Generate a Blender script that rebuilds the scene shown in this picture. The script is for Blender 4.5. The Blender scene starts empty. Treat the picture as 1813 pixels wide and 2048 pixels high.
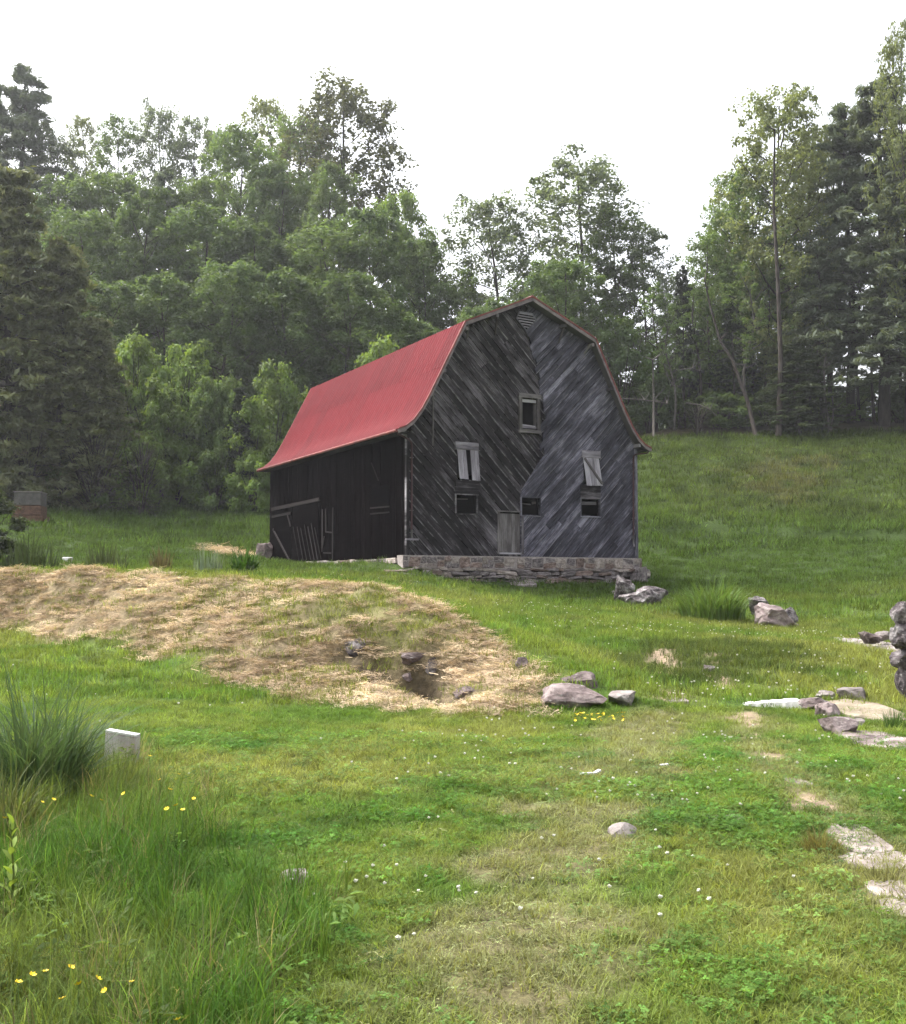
import bpy, bmesh, math, random
import numpy as np
from mathutils import Vector, Matrix

# ------------------------------------------------------------------ camera, sky, sun, exposure
SC = bpy.context.scene
COL = SC.collection
FPX, CX, CY, PITCH, EYE = 2128.0, 906.5, 1024.0, math.atan(141 / 2128.0), 1.55
cam = bpy.data.cameras.new('camera')
cam.sensor_fit = 'VERTICAL'
cam.sensor_height = 24.0
cam.lens = 24.0 * FPX / 2048.0
cam.clip_start, cam.clip_end = 0.05, 3000
camo = bpy.data.objects.new('camera', cam)
camo.location = (0, 0, EYE)
camo.rotation_euler = (math.pi / 2 + PITCH, 0, 0)
COL.objects.link(camo)
SC.camera = camo

SUN_EL, SUN_AZ = math.radians(58), math.radians(-68)      # azimuth from +Y towards +X
world = bpy.data.worlds.new('World')
SC.world = world
world.use_nodes = True
wn, wl = world.node_tree.nodes, world.node_tree.links
wn.clear()
sky = wn.new('ShaderNodeTexSky')
sky.sky_type = 'NISHITA'
sky.sun_disc = False
sky.sun_elevation = SUN_EL
sky.sun_rotation = SUN_AZ
sky.air_density, sky.dust_density, sky.ozone_density = 1.0, 6.0, 1.0
hs = wn.new('ShaderNodeHueSaturation')
hs.inputs['Saturation'].default_value = 0.22               # thin white overcast
bgn = wn.new('ShaderNodeBackground')
bgn.inputs['Strength'].default_value = 0.15
wo = wn.new('ShaderNodeOutputWorld')
wl.new(sky.outputs[0], hs.inputs['Color'])
wl.new(hs.outputs[0], bgn.inputs['Color'])
wl.new(bgn.outputs[0], wo.inputs['Surface'])

sl = bpy.data.lights.new('sun', 'SUN')
sl.energy, sl.angle, sl.color = 1.5, math.radians(24), (1.0, 0.95, 0.86)
so = bpy.data.objects.new('sun', sl)
sdir = Vector((math.sin(SUN_AZ) * math.cos(SUN_EL), math.cos(SUN_AZ) * math.cos(SUN_EL), math.sin(SUN_EL)))
so.rotation_euler = sdir.to_track_quat('Z', 'Y').to_euler()
so.location = (0, 0, 60)
COL.objects.link(so)
vs = SC.view_settings
vs.view_transform, vs.look, vs.exposure, vs.gamma = 'Standard', 'None', 1.76, 1.0
vs.use_curve_mapping = False
SC.cycles.use_denoising = True
SC.cycles.use_adaptive_sampling = True
SC.cycles.adaptive_threshold = 0.03
SC.cycles.max_bounces = 5
SC.cycles.diffuse_bounces = 3
SC.cycles.transmission_bounces = 3
SC.cycles.transparent_max_bounces = 4

# ------------------------------------------------------------------ helpers
rng = np.random.default_rng(11)

def ray(px, py):
    dx, dy = (px - CX) / FPX, (CY - py) / FPX
    return np.array([dx, math.cos(PITCH) - dy * math.sin(PITCH), math.sin(PITCH) + dy * math.cos(PITCH)])

def unp(px, py, Y):
    d = ray(px, py)
    return np.array([0, 0, EYE]) + d * (Y / d[1])

def hash2(ix, iy, s):
    h = (ix.astype(np.int64) * 374761393 + iy.astype(np.int64) * 668265263 + s * 974634777) & 0x7fffffff
    h = ((h ^ (h >> 13)) * 1274126177) & 0x7fffffff
    return ((h ^ (h >> 16)) & 0xffff) / 65535.0

def vnoise(x, y, s=0):
    x, y = np.asarray(x, float), np.asarray(y, float)
    ix, iy = np.floor(x), np.floor(y)
    fx, fy = x - ix, y - iy
    fx, fy = fx * fx * (3 - 2 * fx), fy * fy * (3 - 2 * fy)
    a, b = hash2(ix, iy, s), hash2(ix + 1, iy, s)
    c, d = hash2(ix, iy + 1, s), hash2(ix + 1, iy + 1, s)
    return (a * (1 - fx) + b * fx) * (1 - fy) + (c * (1 - fx) + d * fx) * fy

def fbm(x, y, s=0, o=4):
    r, a, t = 0, 1.0, 0
    for k in range(o):
        r = r + a * vnoise(np.asarray(x) * 2 ** k, np.asarray(y) * 2 ** k, s + k * 17)
        t += a
        a *= 0.5
    return r / t

def sstep(a, b, x):
    t = np.clip((np.asarray(x, float) - a) / (b - a), 0, 1)
    return t * t * (3 - 2 * t)

def link(o, parent=None):
    COL.objects.link(o)
    if parent is not None:
        o.parent = parent
    return o

def mesh_fast(name, V, F, uv=None, smooth=False):
    """V (n,3), F (m,k) with constant k."""
    V = np.asarray(V, np.float32)
    F = np.asarray(F, np.int32)
    me = bpy.data.meshes.new(name)
    me.vertices.add(len(V))
    me.vertices.foreach_set('co', V.ravel())
    m, k = F.shape
    me.loops.add(m * k)
    me.loops.foreach_set('vertex_index', F.ravel())
    me.polygons.add(m)
    me.polygons.foreach_set('loop_start', np.arange(0, m * k, k, dtype=np.int32))
    me.polygons.foreach_set('loop_total', np.full(m, k, np.int32))
    if smooth:
        me.polygons.foreach_set('use_smooth', np.ones(m, bool))
    me.update(calc_edges=True)
    return me

def add_float(me, name, vals, domain='POINT'):
    a = me.attributes.new(name, 'FLOAT', domain)
    a.data.foreach_set('value', np.asarray(vals, np.float32))

def add_col(me, name, vals, domain='POINT'):
    a = me.attributes.new(name, 'FLOAT_COLOR', domain)
    v = np.ones((len(vals), 4), np.float32)
    v[:, :3] = vals
    a.data.foreach_set('color', v.ravel())

def add_vec(me, name, vals):
    a = me.attributes.new(name, 'FLOAT_VECTOR', 'POINT')
    a.data.foreach_set('vector', np.asarray(vals, np.float32).ravel())

def obj(name, me, mat=None, parent=None, smooth=False):
    if mat is not None and not me.materials:
        me.materials.append(mat)
    if smooth:
        for p in me.polygons:
            p.use_smooth = True
    return link(bpy.data.objects.new(name, me), parent)

def empty(name, loc, rz=0.0):
    o = bpy.data.objects.new(name, None)
    o.location = loc
    o.rotation_euler = (0, 0, rz)
    o.empty_display_size = 0.2
    return link(o)

def tag(o, label, cat, group=None):
    o['label'] = label
    o['category'] = cat
    if group:
        o['group'] = group
    return o

def kind(o, k):
    o['kind'] = k
    return o

class MB:
    """collects simple shapes into one mesh"""
    def __init__(s):
        s.v, s.f, s.uv = [], [], []
    def box(s, a, b):
        x0, y0, z0 = a
        x1, y1, z1 = b
        n = len(s.v)
        s.v += [(x0, y0, z0), (x1, y0, z0), (x1, y1, z0), (x0, y1, z0), (x0, y0, z1), (x1, y0, z1), (x1, y1, z1), (x0, y1, z1)]
        s.f += [tuple(n + i for i in q) for q in ((0, 3, 2, 1), (4, 5, 6, 7), (0, 1, 5, 4), (1, 2, 6, 5), (2, 3, 7, 6), (3, 0, 4, 7))]
        return s
    def bar(s, p, q, w, t, up=(0, 1, 0)):
        """box from p to q, width w across, thickness t along 'up'"""
        p, q, up = Vector(p), Vector(q), Vector(up)
        d = (q - p).normalized()
        a = d.cross(up).normalized() * (w / 2)
        u = a.cross(d).normalized() * (t / 2)
        n = len(s.v)
        for c in (p, q):
            s.v += [tuple(c - a - u), tuple(c + a - u), tuple(c + a + u), tuple(c - a + u)]
        s.f += [tuple(n + i for i in r) for r in ((0, 3, 2, 1), (4, 5, 6, 7), (0, 1, 5, 4), (1, 2, 6, 5), (2, 3, 7, 6), (3, 0, 4, 7))]
        return s
    def tube(s, pts, rad, n=8, cap=True):
        pts = [Vector(p) for p in pts]
        if not hasattr(rad, '__len__'):
            rad = [rad] * len(pts)
        base = len(s.v)
        for i, p in enumerate(pts):
            d = (pts[min(i + 1, len(pts) - 1)] - pts[max(i - 1, 0)]).normalized()
            a = d.cross(Vector((0.31, 0.87, 0.38))).normalized()
            b = d.cross(a)
            for k in range(n):
                t = 2 * math.pi * k / n
                s.v.append(tuple(p + (a * math.cos(t) + b * math.sin(t)) * rad[i]))
        for i in range(len(pts) - 1):
            for k in range(n):
                k2 = (k + 1) % n
                s.f.append((base + i * n + k, base + i * n + k2, base + (i + 1) * n + k2, base + (i + 1) * n + k))
        if cap:
            s.f.append(tuple(base + k for k in range(n)))
            s.f.append(tuple(base + (len(pts) - 1) * n + k for k in reversed(range(n))))
        return s
    def prism(s, poly, y0, y1):
        """polygon in x,z extruded along y (y0 front)"""
        n = len(s.v)
        m = len(poly)
        s.v += [(x, y0, z) for x, z in poly] + [(x, y1, z) for x, z in poly]
        s.f.append(tuple(range(n, n + m)))
        s.f.append(tuple(range(n + 2 * m - 1, n + m - 1, -1)))
        for i in range(m):
            j = (i + 1) % m
            s.f.append((n + j, n + i, n + m + i, n + m + j))
        return s
    def mesh(s, name='m'):
        me = bpy.data.meshes.new(name)
        me.from_pydata(s.v, [], s.f)
        me.update()
        return me
    def build(s, name, mat, parent=None, smooth=False):
        return obj(name, s.mesh(name), mat, parent, smooth)

# ------------------------------------------------------------------ materials
class NT:
    def __init__(s, name):
        s.m = bpy.data.materials.new(name)
        s.m.use_nodes = True
        s.n, s.l = s.m.node_tree.nodes, s.m.node_tree.links
        s.n.clear()
        s.out = s.n.new('ShaderNodeOutputMaterial')
    def __call__(s, t, **kw):
        n = s.n.new('ShaderNode' + t)
        for k, v in kw.items():
            if k in n.inputs:
                sk = n.inputs[k]
                if isinstance(v, bpy.types.NodeSocket):
                    s.l.new(v, sk)
                else:
                    sk.default_value = v
            else:
                setattr(n, k, v)
        return n
    def noise(s, vec, scale, detail=4, rough=0.55, dist=0.0):
        n = s('TexNoise', Scale=scale, Detail=detail, Roughness=rough, Distortion=dist)
        if vec is not None:
            s.l.new(vec, n.inputs['Vector'])
        return n.outputs['Fac']
    def ramp(s, fac, stops):
        r = s('ValToRGB')
        el = r.color_ramp.elements
        while len(el) < len(stops):
            el.new(0.5)
        for e_, (p, c) in zip(el, stops):
            e_.position = p
            e_.color = (*c, 1) if len(c) == 3 else c
        s.l.new(fac, r.inputs[0])
        return r.outputs[0]
    def mixc(s, fac, a, b, mode='MIX'):
        m = s('Mix', data_type='RGBA', blend_type=mode)
        for sk, v in ((m.inputs[0], fac), (m.inputs[6], a), (m.inputs[7], b)):
            if isinstance(v, bpy.types.NodeSocket):
                s.l.new(v, sk)
            elif isinstance(v, (int, float)):
                sk.default_value = v
            else:
                sk.default_value = (*v, 1)
        return m.outputs[2]
    def math(s, op, a, b=0.0, c=0.0):
        m = s('Math', operation=op)
        for sk, v in zip(m.inputs, (a, b, c)):
            if isinstance(v, bpy.types.NodeSocket):
                s.l.new(v, sk)
            else:
                sk.default_value = v
        return m.outputs[0]
    def maprange(s, v, a, b, c, d):
        m = s('MapRange')
        s.l.new(v, m.inputs[0])
        for i, x in enumerate((a, b, c, d)):
            m.inputs[i + 1].default_value = x
        return m.outputs[0]
    def done(s, color, rough=0.8, bump=None, bstr=0.3, bdist=0.01, spec=0.3, metal=0.0):
        b = s('BsdfPrincipled', Roughness=rough, Metallic=metal)
        b.inputs['Specular IOR Level'].default_value = spec
        if isinstance(color, bpy.types.NodeSocket):
            s.l.new(color, b.inputs['Base Color'])
        else:
            b.inputs['Base Color'].default_value = (*color, 1)
        if bump is not None:
            bp = s('Bump', Strength=bstr, Distance=bdist)
            s.l.new(bump, bp.inputs['Height'])
            s.l.new(bp.outputs[0], b.inputs['Normal'])
        s.l.new(b.outputs[0], s.out.inputs[0])
        s.bsdf = b
        return s.m

def mat_wood(name, dark, mid, light, pale_amt=0.5):
    """weathered board; UV = (along, across) in metres, across 0..width"""
    t = NT(name)
    uv = t('UVMap').outputs[0]
    oi = t('ObjectInfo').outputs['Random']
    mp = t('Mapping')
    t.l.new(uv, mp.inputs[0])
    mp.inputs['Scale'].default_value = (1.6, 30, 1)
    cb = t('CombineXYZ')
    t.l.new(t.math('MULTIPLY', oi, 90), cb.inputs[2])
    t.l.new(cb.outputs[0], mp.inputs['Location'])
    g = t.noise(mp.outputs[0], 1.0, 6, 0.65)
    mp2 = t('Mapping')
    t.l.new(uv, mp2.inputs[0])
    mp2.inputs['Scale'].default_value = (0.9, 3.2, 1)
    t.l.new(cb.outputs[0], mp2.inputs['Location'])
    big = t.noise(mp2.outputs[0], 1.6, 5, 0.65)
    v = t.math('ADD', t.math('MULTIPLY', g, 0.5), t.math('MULTIPLY', big, 0.5))
    v = t.math('ADD', v, t.math('MULTIPLY', t.math('SUBTRACT', oi, 0.5), 0.17))
    ob = t('TexCoord').outputs['Object']
    st = t.noise(ob, 0.45, 4, 0.6)
    v = t.math('ADD', v, t.math('MULTIPLY', t.math('SUBTRACT', st, 0.5), 0.42))
    col = t.ramp(v, [(0.35, dark), (0.52, mid), (0.70, light)])
    # pale lower edge, broken up by noise
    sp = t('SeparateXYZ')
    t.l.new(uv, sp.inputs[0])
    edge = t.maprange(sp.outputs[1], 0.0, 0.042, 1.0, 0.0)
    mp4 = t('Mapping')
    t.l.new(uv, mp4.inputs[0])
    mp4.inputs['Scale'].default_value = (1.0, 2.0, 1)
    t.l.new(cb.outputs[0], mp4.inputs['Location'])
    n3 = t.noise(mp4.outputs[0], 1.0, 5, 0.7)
    edge = t.math('MULTIPLY', edge, t.maprange(n3, 0.46, 0.66, 0.0, pale_amt * 0.75))
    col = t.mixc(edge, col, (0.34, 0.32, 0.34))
    # scattered pale chips
    mp3 = t('Mapping')
    t.l.new(uv, mp3.inputs[0])
    mp3.inputs['Scale'].default_value = (7, 13, 1)
    t.l.new(cb.outputs[0], mp3.inputs['Location'])
    ch = t.noise(mp3.outputs[0], 1.3, 2, 0.5)
    col = t.mixc(t.maprange(ch, 0.77, 0.82, 0.0, pale_amt * 0.6), col, (0.30, 0.28, 0.30))
    return t.done(col, 0.9, g, 0.5, 0.006, 0.12 if mid[0] > 0.005 else 0.0)

def mat_rock(name, c1, c2, c3, scale=6.0):
    t = NT(name)
    tc = t('TexCoord').outputs['Object']
    oi = t('ObjectInfo').outputs['Random']
    cb = t('CombineXYZ')
    t.l.new(t.math('MULTIPLY', oi, 50), cb.inputs[0])
    ad = t('VectorMath', operation='ADD')
    t.l.new(tc, ad.inputs[0])
    t.l.new(cb.outputs[0], ad.inputs[1])
    a = t.noise(ad.outputs[0], scale, 8, 0.62)
    b = t.noise(ad.outputs[0], scale * 5, 5, 0.6)
    col = t.ramp(a, [(0.34, c1), (0.5, c2), (0.66, c3)])
    col = t.mixc(t.maprange(b, 0.6, 0.72, 0, 0.55), col, (0.42, 0.42, 0.38))
    col = t.mixc(t.maprange(b, 0.28, 0.4, 0.6, 0.0), col, tuple(x * 0.4 for x in c1))
    tint = t.maprange(oi, 0, 1, 0.75, 1.2)
    hv = t('HueSaturation')
    t.l.new(col, hv.inputs['Color'])
    t.l.new(tint, hv.inputs['Value'])
    hgt_ = t.math('ADD', a, t.math('MULTIPLY', b, 0.35))
    return t.done(hv.outputs[0], 0.92, hgt_, 0.9, 0.06, 0.15)

def mat_plain(name, col, rough=0.7, var=0.25, scale=8, bstr=0.2, metal=0.0, spec=0.3):
    t = NT(name)
    tc = t('TexCoord').outputs['Object']
    n = t.noise(tc, scale, 5, 0.6)
    c = t.ramp(n, [(0.3, tuple(x * (1 - var) for x in col)), (0.7, tuple(min(1, x * (1 + var)) for x in col))])
    return t.done(c, rough, n, bstr, 0.01, spec, metal)

def mat_leaf(name, trans=0.42, inst=False, rough=0.6, spec=0.25, var=0.3, attr=True):
    """leaf colour comes from the object colour (or the instance colour), varied by leaf"""
    t = NT(name)
    if inst:
        a = t('Attribute', attribute_type='INSTANCER', attribute_name='col')
        base = a.outputs['Color']
    else:
        base = t('ObjectInfo').outputs['Color']
    hv = t('HueSaturation')
    t.l.new(base, hv.inputs['Color'])
    if attr:
        r = t('Attribute', attribute_type='GEOMETRY', attribute_name='tint').outputs['Fac']
        t.l.new(t.maprange(r, 0, 1, 1 - var, 1 + var), hv.inputs['Value'])
        t.l.new(t.maprange(r, 0, 1, 0.485, 0.51), hv.inputs['Hue'])
    b = t('BsdfPrincipled', Roughness=rough)
    b.inputs['Specular IOR Level'].default_value = spec
    t.l.new(hv.outputs[0], b.inputs['Base Color'])
    tr = t('BsdfTranslucent')
    warm = t.mixc(1.0, hv.outputs[0], (1.25, 1.2, 0.6), 'MULTIPLY')
    t.l.new(warm, tr.inputs[0])
    mx = t('MixShader')
    mx.inputs[0].default_value = trans
    t.l.new(b.outputs[0], mx.inputs[1])
    t.l.new(tr.outputs[0], mx.inputs[2])
    t.l.new(mx.outputs[0], t.out.inputs[0])
    return t.m

def mat_bark(name, c1, c2, scale=5):
    t = NT(name)
    tc = t('TexCoord').outputs['Object']
    mp = t('Mapping')
    t.l.new(tc, mp.inputs[0])
    mp.inputs['Scale'].default_value = (1, 1, 0.22)
    n = t.noise(mp.outputs[0], scale, 6, 0.65)
    col = t.ramp(n, [(0.35, c1), (0.65, c2)])
    return t.done(col, 0.9, n, 0.7, 0.03, 0.2)

M = {}
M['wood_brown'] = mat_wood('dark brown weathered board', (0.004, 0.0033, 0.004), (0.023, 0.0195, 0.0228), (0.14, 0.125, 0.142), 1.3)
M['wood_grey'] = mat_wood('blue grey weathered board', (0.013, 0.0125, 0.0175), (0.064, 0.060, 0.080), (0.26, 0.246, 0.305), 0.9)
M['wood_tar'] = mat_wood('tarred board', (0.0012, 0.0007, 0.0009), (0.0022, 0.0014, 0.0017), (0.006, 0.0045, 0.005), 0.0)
M['wood_pale'] = mat_wood('pale grey board', (0.10, 0.09, 0.105), (0.22, 0.20, 0.23), (0.38, 0.36, 0.40), 0.2)
M['wood_mid'] = mat_wood('grey brown board', (0.035, 0.03, 0.03), (0.09, 0.08, 0.082), (0.19, 0.175, 0.18), 0.3)
M['dark'] = mat_plain('dark interior timber', (0.002, 0.0016, 0.002), 0.95, 0.3, spec=0.0)
M['stone'] = mat_rock('foundation stone', (0.07, 0.06, 0.063), (0.16, 0.137, 0.138), (0.30, 0.268, 0.258), 3.5)
M['mortar'] = mat_plain('old mortar', (0.27, 0.238, 0.225), 0.95, 0.3, 9, 0.5)
M['rock'] = mat_rock('grey pink fieldstone', (0.07, 0.053, 0.053), (0.165, 0.13, 0.127), (0.30, 0.255, 0.245), 3.0)
M['rock_pale'] = mat_rock('pale fieldstone', (0.12, 0.10, 0.094), (0.20, 0.175, 0.165), (0.31, 0.28, 0.265), 4.0)
M['rock_dark'] = mat_rock('dark mottled rock', (0.025, 0.02, 0.022), (0.10, 0.085, 0.088), (0.30, 0.28, 0.28), 5.0)
M['rock_cream'] = mat_rock('cream flat stone', (0.17, 0.135, 0.095), (0.25, 0.21, 0.155), (0.33, 0.29, 0.225), 2.5)
M['bedrock'] = mat_rock('pinkish bedrock', (0.15, 0.125, 0.112), (0.225, 0.19, 0.172), (0.31, 0.27, 0.25), 5.0)
M['white'] = mat_plain('white painted', (0.5, 0.49, 0.48), 0.7, 0.2, 14)
M['dirt'] = mat_plain('dark soil', (0.035, 0.024, 0.018), 0.95, 0.5, 14, 0.8)
M['spout'] = mat_plain('rusty red downspout', (0.04, 0.016, 0.018), 0.7, 0.5, 3)
M['spout_grey'] = mat_plain('grey galvanised', (0.10, 0.09, 0.095), 0.6, 0.3, 5)
M['bark'] = mat_bark('dark bark', (0.018, 0.014, 0.012), (0.06, 0.05, 0.044))
M['bark_pale'] = mat_bark('pale grey bark', (0.045, 0.04, 0.036), (0.11, 0.10, 0.09))
M['leaf'] = mat_leaf('tree leaf', 0.5, spec=0.22)
M['needle'] = mat_leaf('pine needle', 0.35, rough=0.7)
M['grass'] = mat_leaf('grass blade', 0.45, inst=True, rough=0.7, spec=0.12, var=0.38)
M['straw'] = mat_leaf('dry straw', 0.15, inst=True, rough=0.75, spec=0.15, var=0.35)
M['leaf_near'] = mat_leaf('weed leaf', 0.4, rough=0.6, spec=0.18)
# ------------------------------------------------------------------ terrain
ctrl = []
def cp(px, py, Y):
    ctrl.append(unp(px, py, Y))
def cw(X, Y, Z):
    ctrl.append(np.array([X, Y, Z], float))
for X in (-6, -2.5, 0, 2.5, 6):
    cw(X, -4, 0.0); cw(X, 1.5, 0.0)
for X in (-7, -3, 0, 3, 7):
    cw(X, 5, 0.0)
for X in (-4.5, -2, 0.5, 3, 6, 9):
    cw(X, 9, 0.02)
cw(-8.5, 10, 0.12)
cw(-14, 8, 0.25)
# lower edge of the mown bank
for a in ((-150, 1258, 21.5), (0, 1262, 21), (150, 1280, 19.5), (300, 1315, 17.5), (450, 1360, 15.4), (600, 1400, 14), (800, 1415, 13.2), (1000, 1427, 12.7), (1150, 1425, 12.7), (1400, 1415, 13.4), (1700, 1420, 13.0), (2000, 1430, 12.8)):
    cp(*a)
# a little lawn in front of that edge keeps the crease
for a in ((-150, 1290, 19.2), (0, 1288, 19.2), (60, 1305, 18), (150, 1312, 17.4), (250, 1340, 16), (400, 1390, 14), (520, 1425, 12.6), (0, 1330, 16.2), (300, 1400, 13.6), (600, 1480, 10.6), (900, 1490, 10.3)):
    cp(*a)
# crest of the bank
for a in ((-150, 1152, 22.8), (0, 1149, 22.2), (140, 1145, 21.4), (280, 1150, 20.2), (420, 1160, 18.8), (560, 1168, 17.8), (740, 1174, 17.2), (850, 1204, 16.7), (950, 1262, 15.8), (1050, 1324, 14.6), (1110, 1356, 13.9)):
    cp(*a)
    if a[0] < 860:
        cp(a[0], a[1] + 2, a[2] + 0.9); cp(a[0], a[1] + 4, a[2] + 2.2); cp(a[0], a[1] + (4 if a[0] < 800 else -4), a[2] + 4)
for a in ((300, 1235, 18.5), (100, 1208, 21.0), (500, 1288, 15.9), (700, 1300, 15.1), (850, 1320, 14.7)):
    cp(*a)
for a in ((900, 1215, 21.5), (1020, 1262, 19)):
    cp(*a)
# barn yard
for a in ((200, 1152, 29), (480, 1149, 32.5), (640, 1150, 32), (800, 1152, 33), (300, 1140, 35), (700, 1135, 40), (812, 1130, 36), (540, 1132, 48.2), (640, 1132, 43), (790, 1156, 35.3), (900, 1160, 36.2), (1000, 1165, 37.2), (1240, 1168, 39.4), (1290, 1165, 41.5)):
    cp(*a)
for a in ((900, 1178, 31), (1000, 1205, 27), (1150, 1250, 22), (1285, 1212, 32.5), (1400, 1205, 31), (1400, 1252, 24.5), (1550, 1252, 26), (1400, 1305, 18), (1250, 1330, 17), (1700, 1302, 19.5), (1850, 1310, 19.5), (1550, 1350, 16), (1813, 1360, 15.5)):
    cp(*a)
for a in ((1400, 1130, 48), (1700, 1180, 34), (1900, 1200, 30), (1750, 1100, 46), (1500, 1085, 52), (1500, 1070, 54), (1800, 1085, 50), (1300, 1080, 53), (1500, 970, 64), (1800, 970, 63), (1300, 980, 64), (1500, 874, 75), (1300, 878, 75), (1650, 870, 75), (1813, 864, 75), (2100, 860, 75)):
    cp(*a)
# left meadow
for a in ((135, 1122, 40), (0, 1130, 38), (-200, 1130, 38), (300, 1092, 50), (450, 1102, 47), (300, 1040, 60), (50, 1046, 52), (-200, 1040, 52), (300, 987, 70), (50, 985, 66), (520, 1000, 68), (-300, 980, 66)):
    cp(*a)
# inside and behind the barn
cw(3, 46, 2.3); cw(-3, 46, 2.3); cw(0.5, 54.5, 3.0); cw(-8, 50, 2.7); cw(9, 46, 2.4)
cw(0, 62, 4.6); cw(-6, 66, 6.2); cw(4, 75, 9.0)
# wooded hills
for X, z in ((-75, 17), (-48, 15.5), (-30, 15.5), (-12, 13.5), (4, 12.5), (22, 15.0), (42, 15.5), (75, 16)):
    cw(X, 90, z)
for X, z in ((-110, 31), (-60, 30), (-30, 29), (-10, 22), (8, 15.5), (30, 16.5), (60, 17), (110, 18)):
    cw(X, 122, z)
for X, z in ((-220, 38), (-90, 40), (-30, 36), (20, 20), (80, 18), (220, 20)):
    cw(X, 190, z)
for X in (-400, -150, 0, 150, 400):
    cw(X, 420, 24); cw(X, -160, -3)
cw(-60, 0, 2.5); cw(60, 0, 1.0); cw(-60, 45, 7); cw(60, 45, 6); cw(-25, 30, 2.6); cw(25, 22, 0.8); cw(-220, 0, 12); cw(220, 0, 10); cw(-25, 12, 0.9)
ctrl = np.array(ctrl)

def tps_u(r2):
    return np.where(r2 > 1e-9, r2 * np.log(np.maximum(r2, 1e-9)), 0)
_S = 20.0
_c = ctrl[:, :2] / _S
_n = len(_c)
_K = tps_u(((_c[:, None] - _c[None]) ** 2).sum(-1)) + np.eye(_n) * 2e-4
_P = np.c_[np.ones(_n), _c]
_A = np.zeros((_n + 3, _n + 3))
_A[:_n, :_n], _A[:_n, _n:], _A[_n:, :_n] = _K, _P, _P.T
_w = np.linalg.solve(_A, np.r_[ctrl[:, 2], 0, 0, 0])




def poly_dist(X, Y, pts):
    best = np.full(np.shape(X), 1e9)
    for a, b in zip(pts[:-1], pts[1:]):
        a, b = np.asarray(a[:2], float), np.asarray(b[:2], float)
        d = b - a
        t = np.clip(((X - a[0]) * d[0] + (Y - a[1]) * d[1]) / (d @ d), 0, 1)
        best = np.minimum(best, np.hypot(X - a[0] - t * d[0], Y - a[1] - t * d[1]))
    return best

def inside(X, Y, poly):
    c = np.zeros(np.shape(X), bool)
    j = len(poly) - 1
    for i in range(len(poly)):
        xi, yi = poly[i][:2]
        xj, yj = poly[j][:2]
        k = ((yi > Y) != (yj > Y)) & (X < (xj - xi) * (Y - yi) / (yj - yi + 1e-12) + xi)
        c ^= k
        j = i
    return c

def sdist(X, Y, poly):
    """positive inside, metres"""
    d = poly_dist(X, Y, list(poly) + [poly[0]])
    return np.where(inside(X, Y, poly), d, -d)

def terrain(X, Y):
    X, Y = np.atleast_1d(np.asarray(X, float)), np.atleast_1d(np.asarray(Y, float))
    sh = X.shape
    x, y = X.ravel(), Y.ravel()
    out = np.empty(len(x))
    for i in range(0, len(x), 20000):
        q = np.c_[x[i:i + 20000], y[i:i + 20000]] / _S
        u = tps_u(((q[:, None] - _c[None]) ** 2).sum(-1))
        out[i:i + 20000] = u @ _w[:_n] + _w[_n] + q @ _w[_n + 1:]
    amp = 0.05 * sstep(2, 12, y) + 0.12 * sstep(30, 70, y)
    out += (fbm(x * 0.45, y * 0.45, 3) - 0.5) * 2 * amp + (fbm(x * 2.1, y * 2.1, 5, 3) - 0.5) * 0.05
    near = y < 30
    if near.any() and GULLY is not None:
        d = poly_dist(x[near], y[near], GULLY)
        hx, hy = HOLE
        out[near] -= 0.95 * np.exp(-(((x[near] - hx) / 0.30) ** 2 + ((y[near] - hy) / 0.34) ** 2) ** 1.5)
        out[near] -= 0.42 * np.exp(-(d / 0.36) ** 2)
    # hummocks on the mown bank
    if near.any() and HAY is not None:
        xn, yn = x[near], y[near]
        hm = sstep(0.0, 0.9, sdist(xn, yn, HAY))
        out[near] += hm * ((fbm(xn * 0.9, yn * 0.9, 21, 3) - 0.5) * 0.42 + (vnoise(xn * 2.3, yn * 2.3, 25) - 0.5) * 0.22)
    # small terrace on the right slope
    if TERR is not None:
        k_ = (y > 40) & (y < 80)
        if k_.any():
            yl = np.interp(x[k_], TERR[:, 0], TERR[:, 1])
            out[k_] += 0.42 * (sstep(-0.3, 0.5, y[k_] - yl) - sstep(0.5, 9, y[k_] - yl)) * sstep(5, 8, x[k_])
    return out.reshape(sh)
HAY = TERR = GULLY = HOLE = None

_ty = np.r_[np.linspace(2.2, 30, 900), np.linspace(30.1, 160, 900)]
def hit(px, py, h=0.0):
    """where the sight line through this point of the picture meets the ground (h metres above it)"""
    d = ray(px, py)
    P = np.array([0, 0, EYE])[None] + d[None] * (_ty / d[1])[:, None]
    g = P[:, 2] - terrain(P[:, 0], P[:, 1]) - h
    k = np.nonzero(g < 0)[0]
    i = k[0] if len(k) else len(_ty) - 1
    return P[i]

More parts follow.
